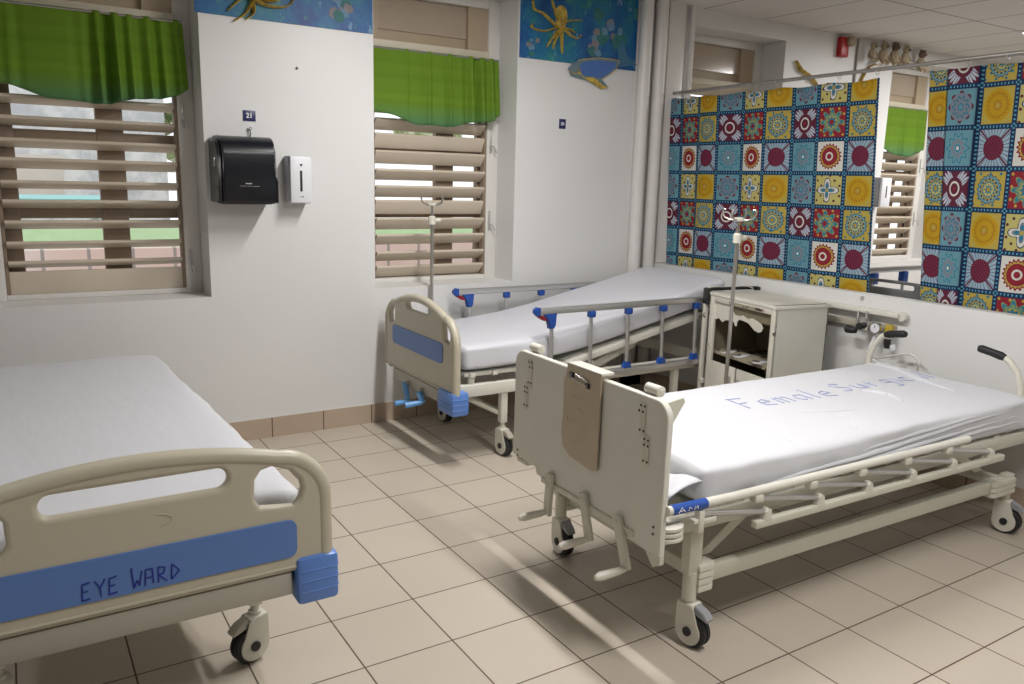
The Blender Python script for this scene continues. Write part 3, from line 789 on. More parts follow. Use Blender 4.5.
# ---------------------------------------------------------------- things beyond the partition
al = thing('fire_alarm', 'small red fire alarm box high on the wall above the curtain rod', 'alarm', (4.90, WY, 2.855))
MB().box(-.055, -.05, -.09, .055, 0, .08, bev=.01).build('case', 'alarm', al)
MB().lathe([(0, .045), (.03, .045), (.045, .02)], (.06, -.05, .045), (0, -1, 0), 16).build('sounder', 'toy', al)
tag(MB().cyl((0, 0, 0), (0, 0, .75), .009, 8).build('wall_conduit', 'rod', None, (5.13, WY - .012, 2.2)), 'thin grey conduit on the wall between the alarm and the soft toys', 'conduit')
def toy(x, z, s, dark, label):
    r = thing('soft_toy', label, 'soft toy', (x, WY - .07, z), 0, 'soft toys hung high on the far wall')
    mb = MB(); mb.lathe([(-.09 * s, .015), (-.08 * s, .055 * s), (-.03 * s, .062 * s), (.02 * s, .045 * s), (.045 * s, .02)], (0, 0, 0), (0, 0, 1), 16)
    for sx in (-1, 1):
        mb.tube([(sx * .04 * s, 0, .01), (sx * .075 * s, -.02, -.03 * s), (sx * .085 * s, -.03, -.06 * s)], [.02 * s, .018 * s, .014 * s], 8)
        mb.tube([(sx * .03 * s, 0, -.07 * s), (sx * .05 * s, -.03, -.11 * s), (sx * .05 * s, -.05, -.13 * s)], [.025 * s, .022 * s, .02 * s], 8)
    mb.build('body', 'toy', r)
    h = MB(); h.lathe([(-.045 * s, .01), (-.035 * s, .035 * s), (0, .048 * s), (.035 * s, .035 * s), (.047 * s, .008)], (0, -.01, .085 * s), (0, 0, 1), 16)
    for sx in (-1, 1): h.lathe([(-.015, .006), (0, .018 * s), (.015, .006)], (sx * .035 * s, -.01, .125 * s), (0, 1, 0), 10)
    h.build('head', 'toy_dark' if dark else 'toy', r)
    MB().lathe([(0, .02 * s), (.015, .016 * s), (.02, .004)], (0, -.05 * s, .075 * s), (0, -1, 0), 10).build('muzzle', 'toy_dark', r)
for x, z, s, dk, lb in ((5.26, 2.84, .60, 0, 'pale soft toy hung next to the conduit, leftmost of the toys'), (5.42, 2.845, .72, 0, 'large beige soft toy second from the left in the toy row'), (5.59, 2.85, .74, 1, 'dark-headed soft toy in the middle of the toy row'), (5.76, 2.85, .70, 0, 'beige soft toy second from the right in the toy row'), (6.02, 2.83, .74, 1, 'brown soft toy hung apart at the right end of the toy row')):
    toy(x, z, s, dk, lb)
def smear(pts, w0, x, z, label):
    mb = MB(); n = len(pts)
    mb.tube([(a, -.002, b) for a, b in pts], [w0 * (.35 + math.sin(PI * (i + .6) / n)) for i in range(n)], 8, flat=.12)
    tag(mb.build('painted_tentacle', 'yellow_paint', None, (x, WY, z)), label, 'wall painting')
smear([(0, .12), (.06, .05), (.15, .02), (.25, -.03), (.33, -.08)], .04, 4.31, 2.56, 'yellow tentacle painted on the far wall over the left curtain')
smear([(0, -.15), (.02, .0), (.08, .10), (.18, .15), (.27, .15)], .028, 5.20, 2.60, 'curved yellow tentacle painted on the far wall below the soft toys')
smear([(0, 0), (.1, .04), (.2, .0), (.3, .05), (.2, .045), (.3, .0)], .028, 4.78, 2.415, 'yellow painted arm just above the curtain rod beside the thin conduit')
sd = thing('hand_gel_dispenser', 'white hand gel dispenser on the far wall seen in the curtain gap', 'dispenser', (5.60, WY, 1.45))
MB().box(-.075, -.12, 0, .075, 0, .28, bev=.01).build('body', 'grey_plastic', sd)
MB().box(-.073, -.145, .003, .073, -.12, .277, bev=.008).build('front_cover', 'white_plastic', sd)
MB().box(-.008, -.1465, .09, .008, -.1445, .20).build('level_window', 'black_matt', sd)
# neighbouring bed seen through the gap
nb = thing('hospital_bed', 'dark grey bed end and blue-jointed rail seen over the partition in the curtain gap', 'bed', (3.12, -1.98, 0))
lp = []
for k in range(21):
    yy = -.50 + 1.0 * k / 20; lp.append((yy, 1.002 + .06 * math.sqrt(max(0, 1 - (yy / .51) ** 2)) ))
outer = [(-.5, .45)] + [(.5, .45)] + list(reversed(lp))
hole = rrect(.01, 1.026, .29, .032, .015)
plate([outer, hole], .035, .012, YZ).build('head_panel', 'grey_head', nb)
MB().box(.02, -.42, .46, 2.0, .42, .54, bev=.01).build('frame', 'white_steel', nb)
for sx in (.25, 1.75):
    for sy in (-.36, .36): MB().box(sx - .03, sy - .03, .0, sx + .03, sy + .03, .46, bev=.004).build('leg', 'white_steel', nb)
ra = MB().box(.45, .50, 1.03, 1.8, .53, 1.07, bev=.008); ra.build('side_rail', 'aluminium', nb)
for k in range(4):
    MB().cyl((.55 + .36 * k, .515, .5), (.55 + .36 * k, .515, 1.03), .011, 10).build('rail_post', 'aluminium', nb)
    MB().box(.52 + .36 * k, .492, .95, .58 + .36 * k, .538, 1.03, bev=.006).build('rail_joint', 'blue_deep', nb)
mt = MB().box(-.95, -.42, 0, .95, .42, .13, bev=.03).build('mattress', 'sheet', None, (4.14, -1.98, .54)); tag(mt, 'white mattress on the neighbouring bed beyond the partition', 'mattress')

# ================================================================== beds
def caster(root, x, y, ang, top, shell='ivory', big=1.0):
    """twin-shell caster: round covers either side of a tyre, housing up to the stem; local +x trails behind"""
    m = rot(ang, 'Z'); c = MB(); R0 = .0625
    circ = lambda r, a0, a1, n: [(.018 + r * math.cos(math.radians(a0 + (a1 - a0) * i / n)), R0 + r * math.sin(math.radians(a0 + (a1 - a0) * i / n))) for i in range(n + 1)]
    fork = [(-.030, .150), (-.034, .162), (.030, .162), (.040, .150)] + circ(.053 * big, 50, -200, 22)
    for s in (-1, 1): c.prism(fork, s * .026 - .003, s * .026 + .003, 'xz', bev=.002)
    c.box(-.034, -.026, .132, .036, .026, .165, bev=.006)
    c.cyl((0, 0, .16), (0, 0, top), .014, 14)
    c.lathe([(0, .022), (.012, .022)], (0, 0, .164), (0, 0, 1), 18)
    c.xf(m); f = c.build('caster_housing', shell, root, (x, y, 0))
    w = MB(); w.lathe([(-.022, .040), (-.022, .058), (-.017, .0625), (-.004, .0625), (-.002, .057), (.002, .057), (.004, .0625), (.017, .0625), (.022, .058), (.022, .040)], (.024, 0, R0), (0, 1, 0), 30, 'rubber')
    for s in (-1, 1):
        w.lathe([(0, .017), (.006, .017), (.008, .012)], (.020, s * .029, R0), (0, s, 0), 18, 'rubber')
    w.xf(m).build('wheel', None, f)
    b_ = MB().prism([(.026, .135), (.036, .162), (.070, .150), (.094, .128), (.090, .118), (.06, .128)], -.020, .020, 'xz', bev=.003); b_.xf(m).build('brake_pedal', 'grey_plastic' if shell == 'ivory' else 'cream_dark', f)
    return f

def arch(hw, z0, zs, zt, rc, n=26):
    """bed-end outline: straight sides to zs then rounded corner into a shallow arch topping at zt"""
    pts = [(-hw, z0), (hw, z0), (hw, zs - rc * .6)]
    for i in range(1, 9):
        a = PI / 2 * i / 8
        pts.append((hw - rc + rc * math.cos(a), zs - rc * .6 + (rc * 1.0) * math.sin(a)))
    ztc = zs + rc * .4
    for i in range(1, n):
        y = (hw - rc) * (1 - 2 * i / n); pts.append((y, ztc + (zt - ztc) * (1 - (y / (hw - rc)) ** 2)))
    L = [(-a, b) for a, b in pts[2:11]]
    pts += list(reversed(L))
    return pts

def plastic_bed(label, loc, rotz, K, cranks, rails, words):
    """bed with moulded plastic foot panel; local +x runs to the head"""
    R = thing('hospital_bed', label, 'bed', loc, rotz)
    hw, zb, zs, zt, zsl, slot, zp, yp, wp_, dz = K['hw'], K['zb'], K['zs'], K['zt'], K['zsl'], K['slot'], K['zp'], K['yp'], K['wp'], K['dz']
    out = arch(hw, zb, zs, zt, .14)
    holes = [rrect(K['ys'], zsl, slot, .060, .029)]
    for s in (-1, 1):
        h = K['hole']
        holes.append([(s * a, b) for a, b in h])
    fb = plate([out] + holes, .036, .014, YZ, 3).build('footboard', 'cream_plastic', R)
    rim = [(a * .970, b - .016) for a, b in out[2:]]
    MB().tube([(0, a, b) for a, b in [(hw * .97, zb + .01)] + rim + [(-hw * .97, zb + .01)]], .0245, 12).build('rim', 'cream_plastic', fb)
    plate([rrect(yp, zp, wp_, .120, .028)], .006, .002, YZ).build('blue_panel', 'blue', fb, (-.0200, 0, 0), label='flat blue inset panel')
    MB().tube([(-.017, -hw + .06, zb + .018), (-.017, hw - .06, zb + .018)], .006, 6).build('moulded_ridge', 'cream_plastic', fb)
    if words:
        writing('EYE WARD', .032, .048, .0021, lambda a, b: (-.0238, .150 - a, .506 + b + a * .03), fb, 'ink')
        MB().tube([(-.0185, -.03 - .05 * math.cos(a), .687 + .020 * math.sin(a)) for a in [-1.2 + 2.6 * k / 20 for k in range(21)]], .0018, 6).build('moulded_emblem', 'cream_plastic', fb)
    MB().box(-.012, -hw + .12, zb - .075, .030, hw - .12, zb - .002, bev=.006).build('end_beam', 'cream_dark', R)
    bz0, bz1, by0, by1, bx = K['bump']
    for s in (-1, 1):
        if rails and s > 0:
            MB().box(.0, s * hw - .05, .40, .03, s * hw - .005, .50, bev=.004).build('socket_bracket', 'grey_plastic', R); continue
        b_ = MB().box(-.034, by0, bz0, bx, by1, bz1, bev=.016)
        for k in range(3):
            zz = bz0 + (bz1 - bz0) * (.28 + .22 * k)
            b_.tube([(-.0335, by0 + .012, zz), (-.0340, by1 - .014, zz), (-.026, by1 - .003, zz), (-.012, by1 + .0005, zz), (bx - .014, by1 + .0005, zz)], .0028, 6)
        if s < 0: b_.xf(Matrix.Diagonal((1, -1, 1, 1)))
        b_.build('corner_bumper', 'blue_gloss', R)
    for s in (-1, 1):
        MB().box(.03, s * .40 - .022, .375 + dz, 2.05, s * .40 + .022, .445 + dz, bev=.004).build('side_beam', 'white_steel', R)
    MB().box(2.02, -.40, .375 + dz, 2.06, .40, .445 + dz, bev=.004).build('head_beam', 'white_steel', R)
    dk = MB()
    if rails:
        dk.box(.09, -.40, .500 + dz - .01, .80, .40, .513 + dz, bev=.003)
        for k in range(5): dk.box(.12 + .15 * k, -.42, .49 + dz, .15 + .15 * k, .42, .512 + dz)
        dk.build('mattress_deck', 'white_steel', R)
        a = 12.0; ln = 1.30
        mtx = T(.80, 0, .512 + dz) @ rot(-a, 'Y')
        bd = MB(); bd.box(0, -.40, -.008, ln, .40, .008, mtx=mtx, bev=.003)
        for s in (-1, 1): bd.box(0, s * .40 - .015, -.035, ln, s * .40 + .015, .0, mtx=mtx, bev=.003)
        bd.build('backrest_frame', 'white_steel', R)
        ar = MB()
        for s in (-.34,): ar.prism([(1.02, .47 + dz), (1.10, .44 + dz), (1.38, .545 + dz), (1.48, .640 + dz), (1.42, .640 + dz), (1.30, .575 + dz)], s - .012, s + .012, 'xz', bev=.003)
        ar.build('lifting_arm', 'cream_steel', R)
    else:
        dk.box(.09, -.40, .500 + dz - .01, 2.05, .40, .515 + dz, bev=.003).build('mattress_deck', 'white_steel', R)
    for sx in (.14, 1.0, 1.9):
        for s in (-1, 1): MB().box(sx - .018, s * .385 - .012, .44 + dz, sx + .018, s * .385 + .012, .50 + dz, bev=.002).build('deck_bracket', 'white_steel', R)
    for sx in (K['lx'], 1.72):
        for s in (-1, 1):
            ly = K.get('ly', .385); MB().box(sx - .022, s * ly - .022, .20, sx + .022, s * ly + .022, .38 + dz, bev=.005).build('leg', 'white_steel' if rails else 'cream_steel', R)
            caster(R, sx, s * ly, K['ca'], .21, 'cream_steel')
    for s in (-1, 1):
        MB().cyl((K['lx'] + .01, s * .36, .24), (K['lx'] - .28 + (0 if rails else .9), s * .36, .38 + dz), .014, 10).build('diagonal_strut', 'cream_steel', R)
    MB().cyl((K['lx'], -.38, .26), (K['lx'], .38, .26), .013, 10).build('cross_tube', 'cream_steel', R)
    if cranks:
        for k, y in ((0, .13), (2, -.06)):
            g = MB(); z0 = .365
            g.cyl((.0, y, z0), (-.03, y, z0), .013, 12); g.build('crank_pivot', 'cream_dark', R)
            h = MB(); yy = y - .015
            if k == 1: h.tube([(-.03, y + .02, z0 - .02), (-.035, y - .02, z0 - .11)], [.013, .012], 10, flat=1.3); h.tube([(-.035, y - .02, z0 - .115), (-.12, y - .01, z0 - .125)], [.012, .015], 12)
            elif k == 2: h.tube([(-.03, y, z0 - .02), (-.04, y - .06, z0 - .055)], [.020, .018], 10); h.tube([(-.04, y - .06, z0 - .06), (-.14, y - .04, z0 - .072)], [.014, .019], 12)
            else: h.tube([(-.03, y + .02, z0), (-.035, y - .035, z0 - .11)], [.020, .015], 10); h.tube([(-.035, y - .035, z0 - .108), (-.12, y - .03, z0 - .115)], [.014, .018], 12)
            h.build('crank_handle', 'blue_light', R)
    if rails:
        for s in (-1, 1):
            yy = s * .455
            x0, x1 = (.545, 2.00) if s < 0 else (.49, 1.95)
            tp = MB(); tp.prism(rrect(yy, .864, .030, .042, .010, 4), x0, x1, 'yz'); rl = tp.build('side_rail', 'aluminium', R)
            MB().prism([(x0 + .012, .842), (x0 + .012, .886), (x0 - .012, .890), (x0 - .032, .876), (x0 - .032, .856), (x0 - .012, .836)], yy - .017, yy + .017, 'xz', bev=.005).build('end_cap', 'blue_deep', rl)
            MB().prism([(x0 + .045, .846), (x0 + .125, .846), (x0 + .118, .775), (x0 + .108, .758), (x0 + .075, .758), (x0 + .070, .815), (x0 + .045, .825)], yy - .020, yy + .020, 'xz', bev=.006).build('release_grip', 'blue_deep', rl)
            MB().prism([(x0 - .010, .834), (x0 + .020, .842), (x0 + .068, .826), (x0 + .068, .806), (x0 + .035, .808), (x0 + .010, .822)], yy - .012, yy + .012, 'xz', bev=.003).build('release_lever', 'red', rl, label='dark red lever')
            for k in range(6):
                xx = x0 + .105 + k * (.264 if k > 5 else .292)
                if k == 5: continue
                MB().cyl((xx, yy, .46), (xx - .01, yy, .845), .0125, 12).build('rail_post', 'aluminium', rl)
                if k: MB().box(xx - .028, yy - .019, .805, xx + .018, yy + .019, .845, bev=.007).build('top_joint', 'blue_deep', rl)
                if k: MB().prism([(xx - .032, .458), (xx + .032, .458), (xx + .016, .500), (xx - .016, .500)], yy - .02, yy + .02, 'xz', bev=.005).build('bottom_joint', 'blue_deep', rl)
            MB().box(x0 + .02, yy - .016, .425, x1 + .02, yy + .016, .462, bev=.005).build('bottom_bar', 'aluminium', rl)
    return R
BED_A = dict(hw=.525, zb=.445, zs=.765, zt=.868, zsl=.775, slot=.46, ys=0, zp=.556, yp=0, wp=.84, dz=.02, bump=(.335, .487, .415, .545, .085), lx=.300, ca=108, ly=.365,
             hole=((.318, .668), (.415, .655), (.432, .675), (.440, .705), (.432, .735), (.405, .765), (.355, .785), (.324, .778), (.306, .752), (.304, .69)))
BED_B = dict(hw=.485, zb=.415, zs=.80, zt=.922, zsl=.860, slot=.31, ys=-.0, zp=.640, yp=.01, wp=.70, dz=.015, bump=(.305, .440, .300, .495, .075), lx=.36, ca=-85,
             hole=((.345, .725), (.405, .705), (.418, .725), (.420, .775), (.400, .820), (.365, .845), (.345, .835), (.335, .80)))
plastic_bed('cream plastic bed marked EYE WARD on its blue panel at the left', (-1.32, -2.70, 0), PI / 2, BED_A, False, False, True)
plastic_bed('cream plastic bed with raised backrest and upright side rails along the window wall', (.50, -.635, 0), math.radians(-.3), BED_B, True, True, False)

def mattress(L, Wd, H, name, label, mat, loc, rotz, lift=None, drape=None, seed=1, wr=1.0, rnd_=.035):
    """soft slab: superellipse section swept along x, lift(x) raises it; wrinkles on top and sides"""
    nx, na = 150, 72; mb = MB(); rings = []
    off = Vector((seed * 7.3, seed * 3.1, 0))
    for i in range(nx + 1):
        s = i / nx
        # bunch rings toward the ends for the rounding
        x = L * (.5 - .5 * math.cos(PI * s)) if False else L * s
        e = min(x, L - x); k = 1 if e > rnd_ else math.sqrt(max(0.0, 1 - (1 - e / rnd_) ** 2))
        k = max(k, .02) if e < rnd_ else 1
        ring = []
        for j in range(na):
            a = 2 * PI * j / na; ca, sa = math.cos(a), math.sin(a)
            n_ = 7.0
            y = (Wd / 2 - rnd_ * (1 - k)) * abs(ca) ** (2 / n_) * (1 if ca >= 0 else -1)
            z = (H / 2) * (1 - (1 - k) * .45) * abs(sa) ** (2 / n_) * (1 if sa >= 0 else -1)
            p = Vector((x, y, z))
            w1 = noise.noise(Vector((x * 1.6, y * 3.5, z)) + off); w2 = noise.noise(Vector((x * 5, y * 9, z * 6)) + off * 2)
            if z > H * .3: z += (.007 * w1 + .0025 * w2) * wr
            if abs(y) > Wd * .4:
                y += (1 if y > 0 else -1) * (.010 * noise.noise(Vector((x * 2.2, z * 30, seed))) + .006 * noise.noise(Vector((x * 9, z * 12, seed + 4)))) * wr
            if drape and z < 0 and abs(y) > Wd * .45: z += drape(x)
            if lift: z += lift(x)
            ring.append(mb.bm.verts.new((x, y, z + H / 2)))
        rings.append(ring)
    for A, B in zip(rings, rings[1:]):
        for j in range(na): mb.bm.faces.new((A[j], A[(j + 1) % na], B[(j + 1) % na], B[j]))
    mb.bm.faces.new(list(reversed(rings[0]))); mb.bm.faces.new(rings[-1])
    o = mb.build(name, mat, None, loc, rotz, smooth=70); tag(o, label, 'mattress')
    return o
def lift2(x):
    h = .62; w_ = .50
    if x < h - w_: return 0
    m = .218
    if x < h + w_: return m * (x - h + w_) ** 2 / (4 * w_)
    return m * (x - h)
mattress(2.20, .88, .135, 'mattress', 'white-covered mattress on the left bed marked EYE WARD', 'sheet', (-1.288, -2.63, .537), PI / 2 + .036, seed=2)
mattress(2.04, .86, .155, 'mattress', 'white vinyl mattress bent up at the head end on the bed with side rails', 'sheet_grey', (.575, -.625, .535), math.radians(-.3), lift=lift2, seed=3, wr=.8)

# ---------------------------------------------------------------- the steel crank bed
def crank_bed():
    R = thing('hospital_bed', 'cream steel crank bed with a flat panel footboard in the right foreground', 'bed', (.20, -2.655, 0), math.radians(-1.3))
    H = 'cream_steel'
    out = [(-.470, .405), (-.30, .405), (.285, .440), (.30, .468), (.475, .472)]
    for s, a0 in ((1, 0), (-1, 90)):
        for i in range(7):
            a = math.radians(a0 + 90 * i / 6); out.append((s * .410 + .062 * math.cos(a), .872 + .060 * math.sin(a)))
    fb = plate([out], .026, .006, YZ).build('footboard', 'white_steel', R, (0, 0, 0))
    for s in (-1, 1):
        st = MB(); yb = s * .378
        st.box(-.0165, yb - .014, .695, -.0125, yb + .014, .80, 'cream_steel', bev=.001)
        st.box(-.0165, yb - .026 * s - .014, .79, -.0125, yb - .026 * s + .014, .905, 'cream_steel', bev=.001)
        for zz, o in ((.895, -.026), (.875, -.034), (.81, -.026), (.785, .0), (.765, .0), (.71, .0)):
            for q in (-.009, .010): st.lathe([(0, .0046), (.003, .003)], (-.0165, yb + o * s + q, zz), (-1, 0, 0), 8, 'screw')
        st.build('hinge_strip', None, fb)
        bs = MB()
        for zz in (.50, .475): bs.lathe([(0, .005), (.003, .004)], (-.013, s * .435, zz), (-1, 0, 0), 8)
        bs.build('bolt', 'screw', fb)
        ro = MB(); ro.lathe([(-.036, .012), (-.033, .018), (.033, .018), (.036, .012)], (.022, s * .36, .948), (0, 1, 0), 18); ro.lathe([(.0362, .008), (.038, .006)] if s > 0 else [(-.038, .006), (-.0362, .008)], (.022, s * .36, .948), (0, 1, 0), 12)
        ro.box(.012, s * .36 - .02, .90, .022, s * .36 + .02, .94)
        ro.build('top_roller', 'ivory', fb)
        gs = MB().prism([(.013, .92), (.085, .93), (.092, .915), (.013, .80)], s * .43 - .003, s * .43 + .003, 'xz', bev=.001); gs.build('gusset', 'cream_steel', fb)
    # ends, frame, deck
    for s in (-1, 1):
        MB().box(.06, s * .415 - .018, .445, 2.50, s * .415 + .018, .505, bev=.004).build('side_beam', H, R)
    MB().box(.07, -.40, .445, .11, .40, .505, bev=.004).build('end_beam', H, R)
    MB().box(2.44, -.40, .445, 2.48, .40, .505, bev=.004).build('end_beam', H, R)
    dk = MB(); dk.box(.09, -.40, .508, 2.46, .40, .516, bev=.002)
    for k in range(9): dk.box(.15 + .27 * k, -.42, .500, .19 + .27 * k, .42, .514)
    dk.build('mattress_deck', H, R)
    # foot corner bumpers, ribbed
    for s in (-1, 1):
        b_ = MB()
        for k in range(3): b_.lathe([(0, .052), (.004, .060), (.014, .060), (.018, .052)], (.050, s * .425, .446 + .019 * k), (0, 0, 1), 20)
        b_.box(.0, s * .425 - .04, .440, .062, s * .425 + .04, .488, bev=.004)
        b_.build('corner_bumper', 'ivory', R)
        MB().prism([(-.012, .515), (.10, .51), (.10, .500), (-.012, .505)], s * .40 - .05, s * .40 + .05, 'xz', bev=.002).build('corner_plate', H, R)
        if s < 0: MB().prism([(-.47, .50), (-.39, .50), (-.39, .405), (-.435, .355), (-.47, .375)], -.009, .012, 'yz', bev=.002).build('end_bracket', H, R)
    # base: legs, ribbed sleeves, beams, casters
    for sx in (.20, 2.235):
        for s in (-1, 1):
            L_ = MB().box(sx - .030, s * .405 - .022, .27 if sx < 1 else .24, sx + .030, s * .405 + .022, .475 if sx < 1 else .295, bev=.005)
            L_.cyl((sx, s * .405, .175), (sx, s * .405, .28), .026, 18)
            lg = L_.build('leg', H, R)
            g = MB(); sg = 1 if sx < 1 else -1
            ex = 0 if sg > 0 else .07
            for k in range(4 if sg > 0 else 3): g.prism([(sx + sg * (.012 - ex * .5), s * .405 - .034), (sx + sg * (.075 + ex), s * .405 - .034), (sx + sg * (.092 + ex), s * .405 - .02), (sx + sg * (.092 + ex), s * .405 + .02), (sx + sg * (.075 + ex), s * .405 + .034), (sx + sg * (.012 - ex * .5), s * .405 + .034)], .203 + .026 * k, .227 + .026 * k, 'xy', bev=.003)
            g.build('ribbed_sleeve', 'ivory', lg)
            caster(R, sx + .005, s * .405, -80 if s < 0 else -95, .18)
    for s in (-1, 1): MB().box(.28, s * .40 - .018, .222, 2.12, s * .40 + .018, .282, bev=.004).build('base_beam', H, R)
    for sx in (.24, 2.18): MB().box(sx - .02, -.39, .235, sx + .02, .39, .285, bev=.004).build('cross_beam', H, R)
    for s in (-1, 1):
        MB().prism([(.26, .30), (.33, .30), (.62, .475), (.53, .475)], s * .36 - .006, s * .36 + .006, 'xz', bev=.001).build('bracing_plate', H, R)
        MB().prism([(1.75, .475), (1.85, .475), (2.15, .30), (2.08, .30)], s * .33 - .006, s * .33 + .006, 'xz', bev=.001).build('bracing_plate', H, R)
    MB().cyl((.12, 0, .44), (1.4, 0, .45), .016, 12).build('screw_shaft', 'aluminium', R)
    MB().cyl((.12, -.23, .44), (1.9, -.2, .45), .014, 12).build('screw_shaft', 'aluminium', R)
    for x_ in (.9, 1.5): MB().box(x_, -.38, .42, x_ + .03, .38, .46, bev=.003).build('cross_tube', H, R)
    # three cranks under the footboard
    for k, (y, y2, z2) in enumerate(((.165, .175, .325), (-.060, -.105, .325), (-.265, -.325, .305))):
        cr = MB(); zc = .468 if k < 2 else .46
        cr.lathe([(-.05, .011), (-.012, .011), (-.012, .020), (.004, .020), (.004, .012), (.012, .012)], (-.012, y, zc), (-1, 0, 0), 16)
        d = Vector((0, y2 - y, z2 - zc)); 
        mx = T(-.026, y, zc) @ Matrix.Rotation(math.atan2(y2 - y, -(z2 - zc)), 4, 'X'); cr.box(-.009, -.021, z2 - zc - .016, .009, .021, .020, mtx=mx, bev=.005)
        for q in (.0, 1.): cr.lathe([(0, .007), (.005, .005)], (-.034, y + (y2 - y) * q, zc + (z2 - zc) * q), (-1, 0, 0), 8, None)
        c_ = cr.build('crank', H, R)
        MB().tube([(-.03, y2, z2), (-.06, y2, z2 - .002), (-.135, y2 + .005, z2 - .006), (-.155, y2 + .005, z2 - .007)], [.010, .014, .0165, .009], 14).build('crank_grip', 'ivory', c_)
    MB().box(-.02, -.34, .425, -.010, .24, .447, bev=.002).build('crank_rail', H, R)
    # folded side rail on both sides
    for s in (-1, 1):
        yo = s * .475
        lb = MB().box(.42, yo - .014, .420, 2.02, yo + .014, .448, bev=.004).build('rail_carrier', H, R)
        for xx in (.55, 1.3, 1.95): MB().box(xx - .02, s * .43, .415, xx + .02, yo, .437).build('carrier_bracket', H, lb)
        tb = MB().tube([(.005, yo, .566), (.3, yo, .562), (1.72, yo, .562)], .0165, 14).build('folded_rail', 'white_steel', R)
        MB().tube([(.022, yo, .5658), (.175, yo, .5635)], .0180, 14).build('blue_label', 'blue_deep', tb, label='blue sleeve with white marker scribble')
        sc = MB(); ys = yo + s * .0182
        if s < 0:
            for st in ([(.04, .560), (.055, .577), (.07, .560)], [(.046, .566), (.064, .566)], [(.085, .561), (.088, .573), (.098, .567)], [(.11, .560), (.113, .572), (.118, .564), (.124, .572), (.128, .560)]):
                sc.tube([(a, ys, b - .001) for a, b in st], .0014, 5)
            sc.build('marker_scribble', 'white_ink', tb)
        for k in range(5):
            xt = .43 + .287 * k; xb = xt + .335; zt = .555
            j = MB(); j.box(xt - .026, yo - .017, zt - .035, xt + .016, yo + .017, zt - .004, bev=.007); j.box(xt - .02, yo - .012, zt - .01, xt + .01, yo + .012, zt + .012, bev=.003); j.build('rail_hinge', 'ivory', tb)
            MB().tube([(xt, yo, zt - .022), (xb, yo, .474)], .0095, 10).build('folding_arm', 'aluminium', tb)
            j = MB(); j.prism([(xb - .022, .442), (xb + .02, .442), (xb + .016, .480), (xb, .490), (xb - .016, .480)], yo - .015, yo + .015, 'xz', bev=.004); j.build('arm_pivot', 'ivory', tb)
        MB().tube([(.16, yo, .53), (.480, yo, .474)], .0095, 10).build('folding_arm', 'aluminium', tb)
        j = MB(); j.prism([(.458, .442), (.50, .442), (.496, .480), (.480, .490), (.464, .480)], yo - .015, yo + .015, 'xz', bev=.004); j.build('arm_pivot', 'ivory', tb)
        lt = MB().box(.14, yo - .014, .465, .165, yo + .014, .545, bev=.004); lt.box(.165, yo - .01, .49, .225, yo + .01, .510, bev=.004); lt.box(.12, yo - .012, .50, .14, yo + .012, .515, bev=.003); lt.build('rail_latch', 'ivory', R)
    # push handles at the head end
    for s in (-1, 1):
        of = .005 if s > 0 else .065
        MB().tube([(2.30, s * .440 + of * .7, .48), (2.305, s * .445 + of, .60), (2.305, s * .438 + of, .70), (2.302, s * .410 + of, .775), (2.298, s * .370 + of, .820), (2.295, s * .345 + of, .834)], .0160, 12).build('push_handle', 'ivory', R)
        MB().tube([(2.296, s * .352 + of, .831), (2.293, s * .330 + of, .838), (2.289, s * .285 + of, .848), (2.285, s * .240 + of, .856), (2.283, s * .225 + of, .856)], [.016, .021, .019, .020, .015], 12).build('hand_grip', 'black_matt', R)
    return R
crank_bed()
def drape3(x): return -.022 * x / 2.2 + .006 * math.sin(x * 4.2) + .003 * math.sin(x * 13)
M3 = mattress(2.13, .875, .152, 'mattress', 'white-sheeted mattress with Female Surgical written on it on the steel crank bed', 'sheet', (.395, -2.660, .520), math.radians(-1.3), seed=5, drape=drape3, wr=1.3, rnd_=.06)
from mathutils.bvhtree import BVHTree
def surf(o):
    me = o.data; return BVHTree.FromPolygons([v.co for v in me.vertices], [list(p.vertices) for p in me.polygons])
bv = surf(M3)
def on3(a, b, base=(.70, .03)):
    x = base[0] + a; y = base[1] + b
    h = bv.ray_cast(Vector((x, y, 1)), Vector((0, 0, -1)))
    return (x, y, (h[0].z if h[0] else .12) + .0022)
writing('Female', .112, .13, .0019, lambda a, b: on3(a, b - a * .04), M3, 'ink_faint')
writing('Surgical', .104, .12, .0019, lambda a, b: on3(a, b - a * .02, (1.36, .03)), M3, 'ink_faint')
# raised sheet creases
def crease(pts, w_, o=M3, bvh=bv):
    P = []
    for (a, b), (c, d) in zip(pts, pts[1:]):
        for q in range(8): P.append((a + (c - a) * q / 8, b + (d - b) * q / 8))
    P.append(pts[-1]); n = len(P); out = []
    for x, y in P:
        h = bvh.ray_cast(Vector((x, y, 2)), Vector((0, 0, -1)))
        out.append((x, y, (h[0].z if h[0] else .11) + .0005))
    MB().tube(out, [w_ * (.25 + math.sin(PI * (i + .3) / n)) for i in range(n)], 8, flat=.62).build('sheet_crease', 'sheet', o)
crease([(2.03, .40), (2.01, .20), (1.93, .02), (1.86, -.20)], .018)
crease([(1.44, .01), (1.48, -.03), (1.50, -.10), (1.45, -.20)], .017)
crease([(.85, -.10), (1.0, -.17), (1.12, -.20)], .008); crease([(.98, -.22), (.95, -.30), (.90, -.37)], .009); crease([(.55, -.30), (.52, -.39)], .008)
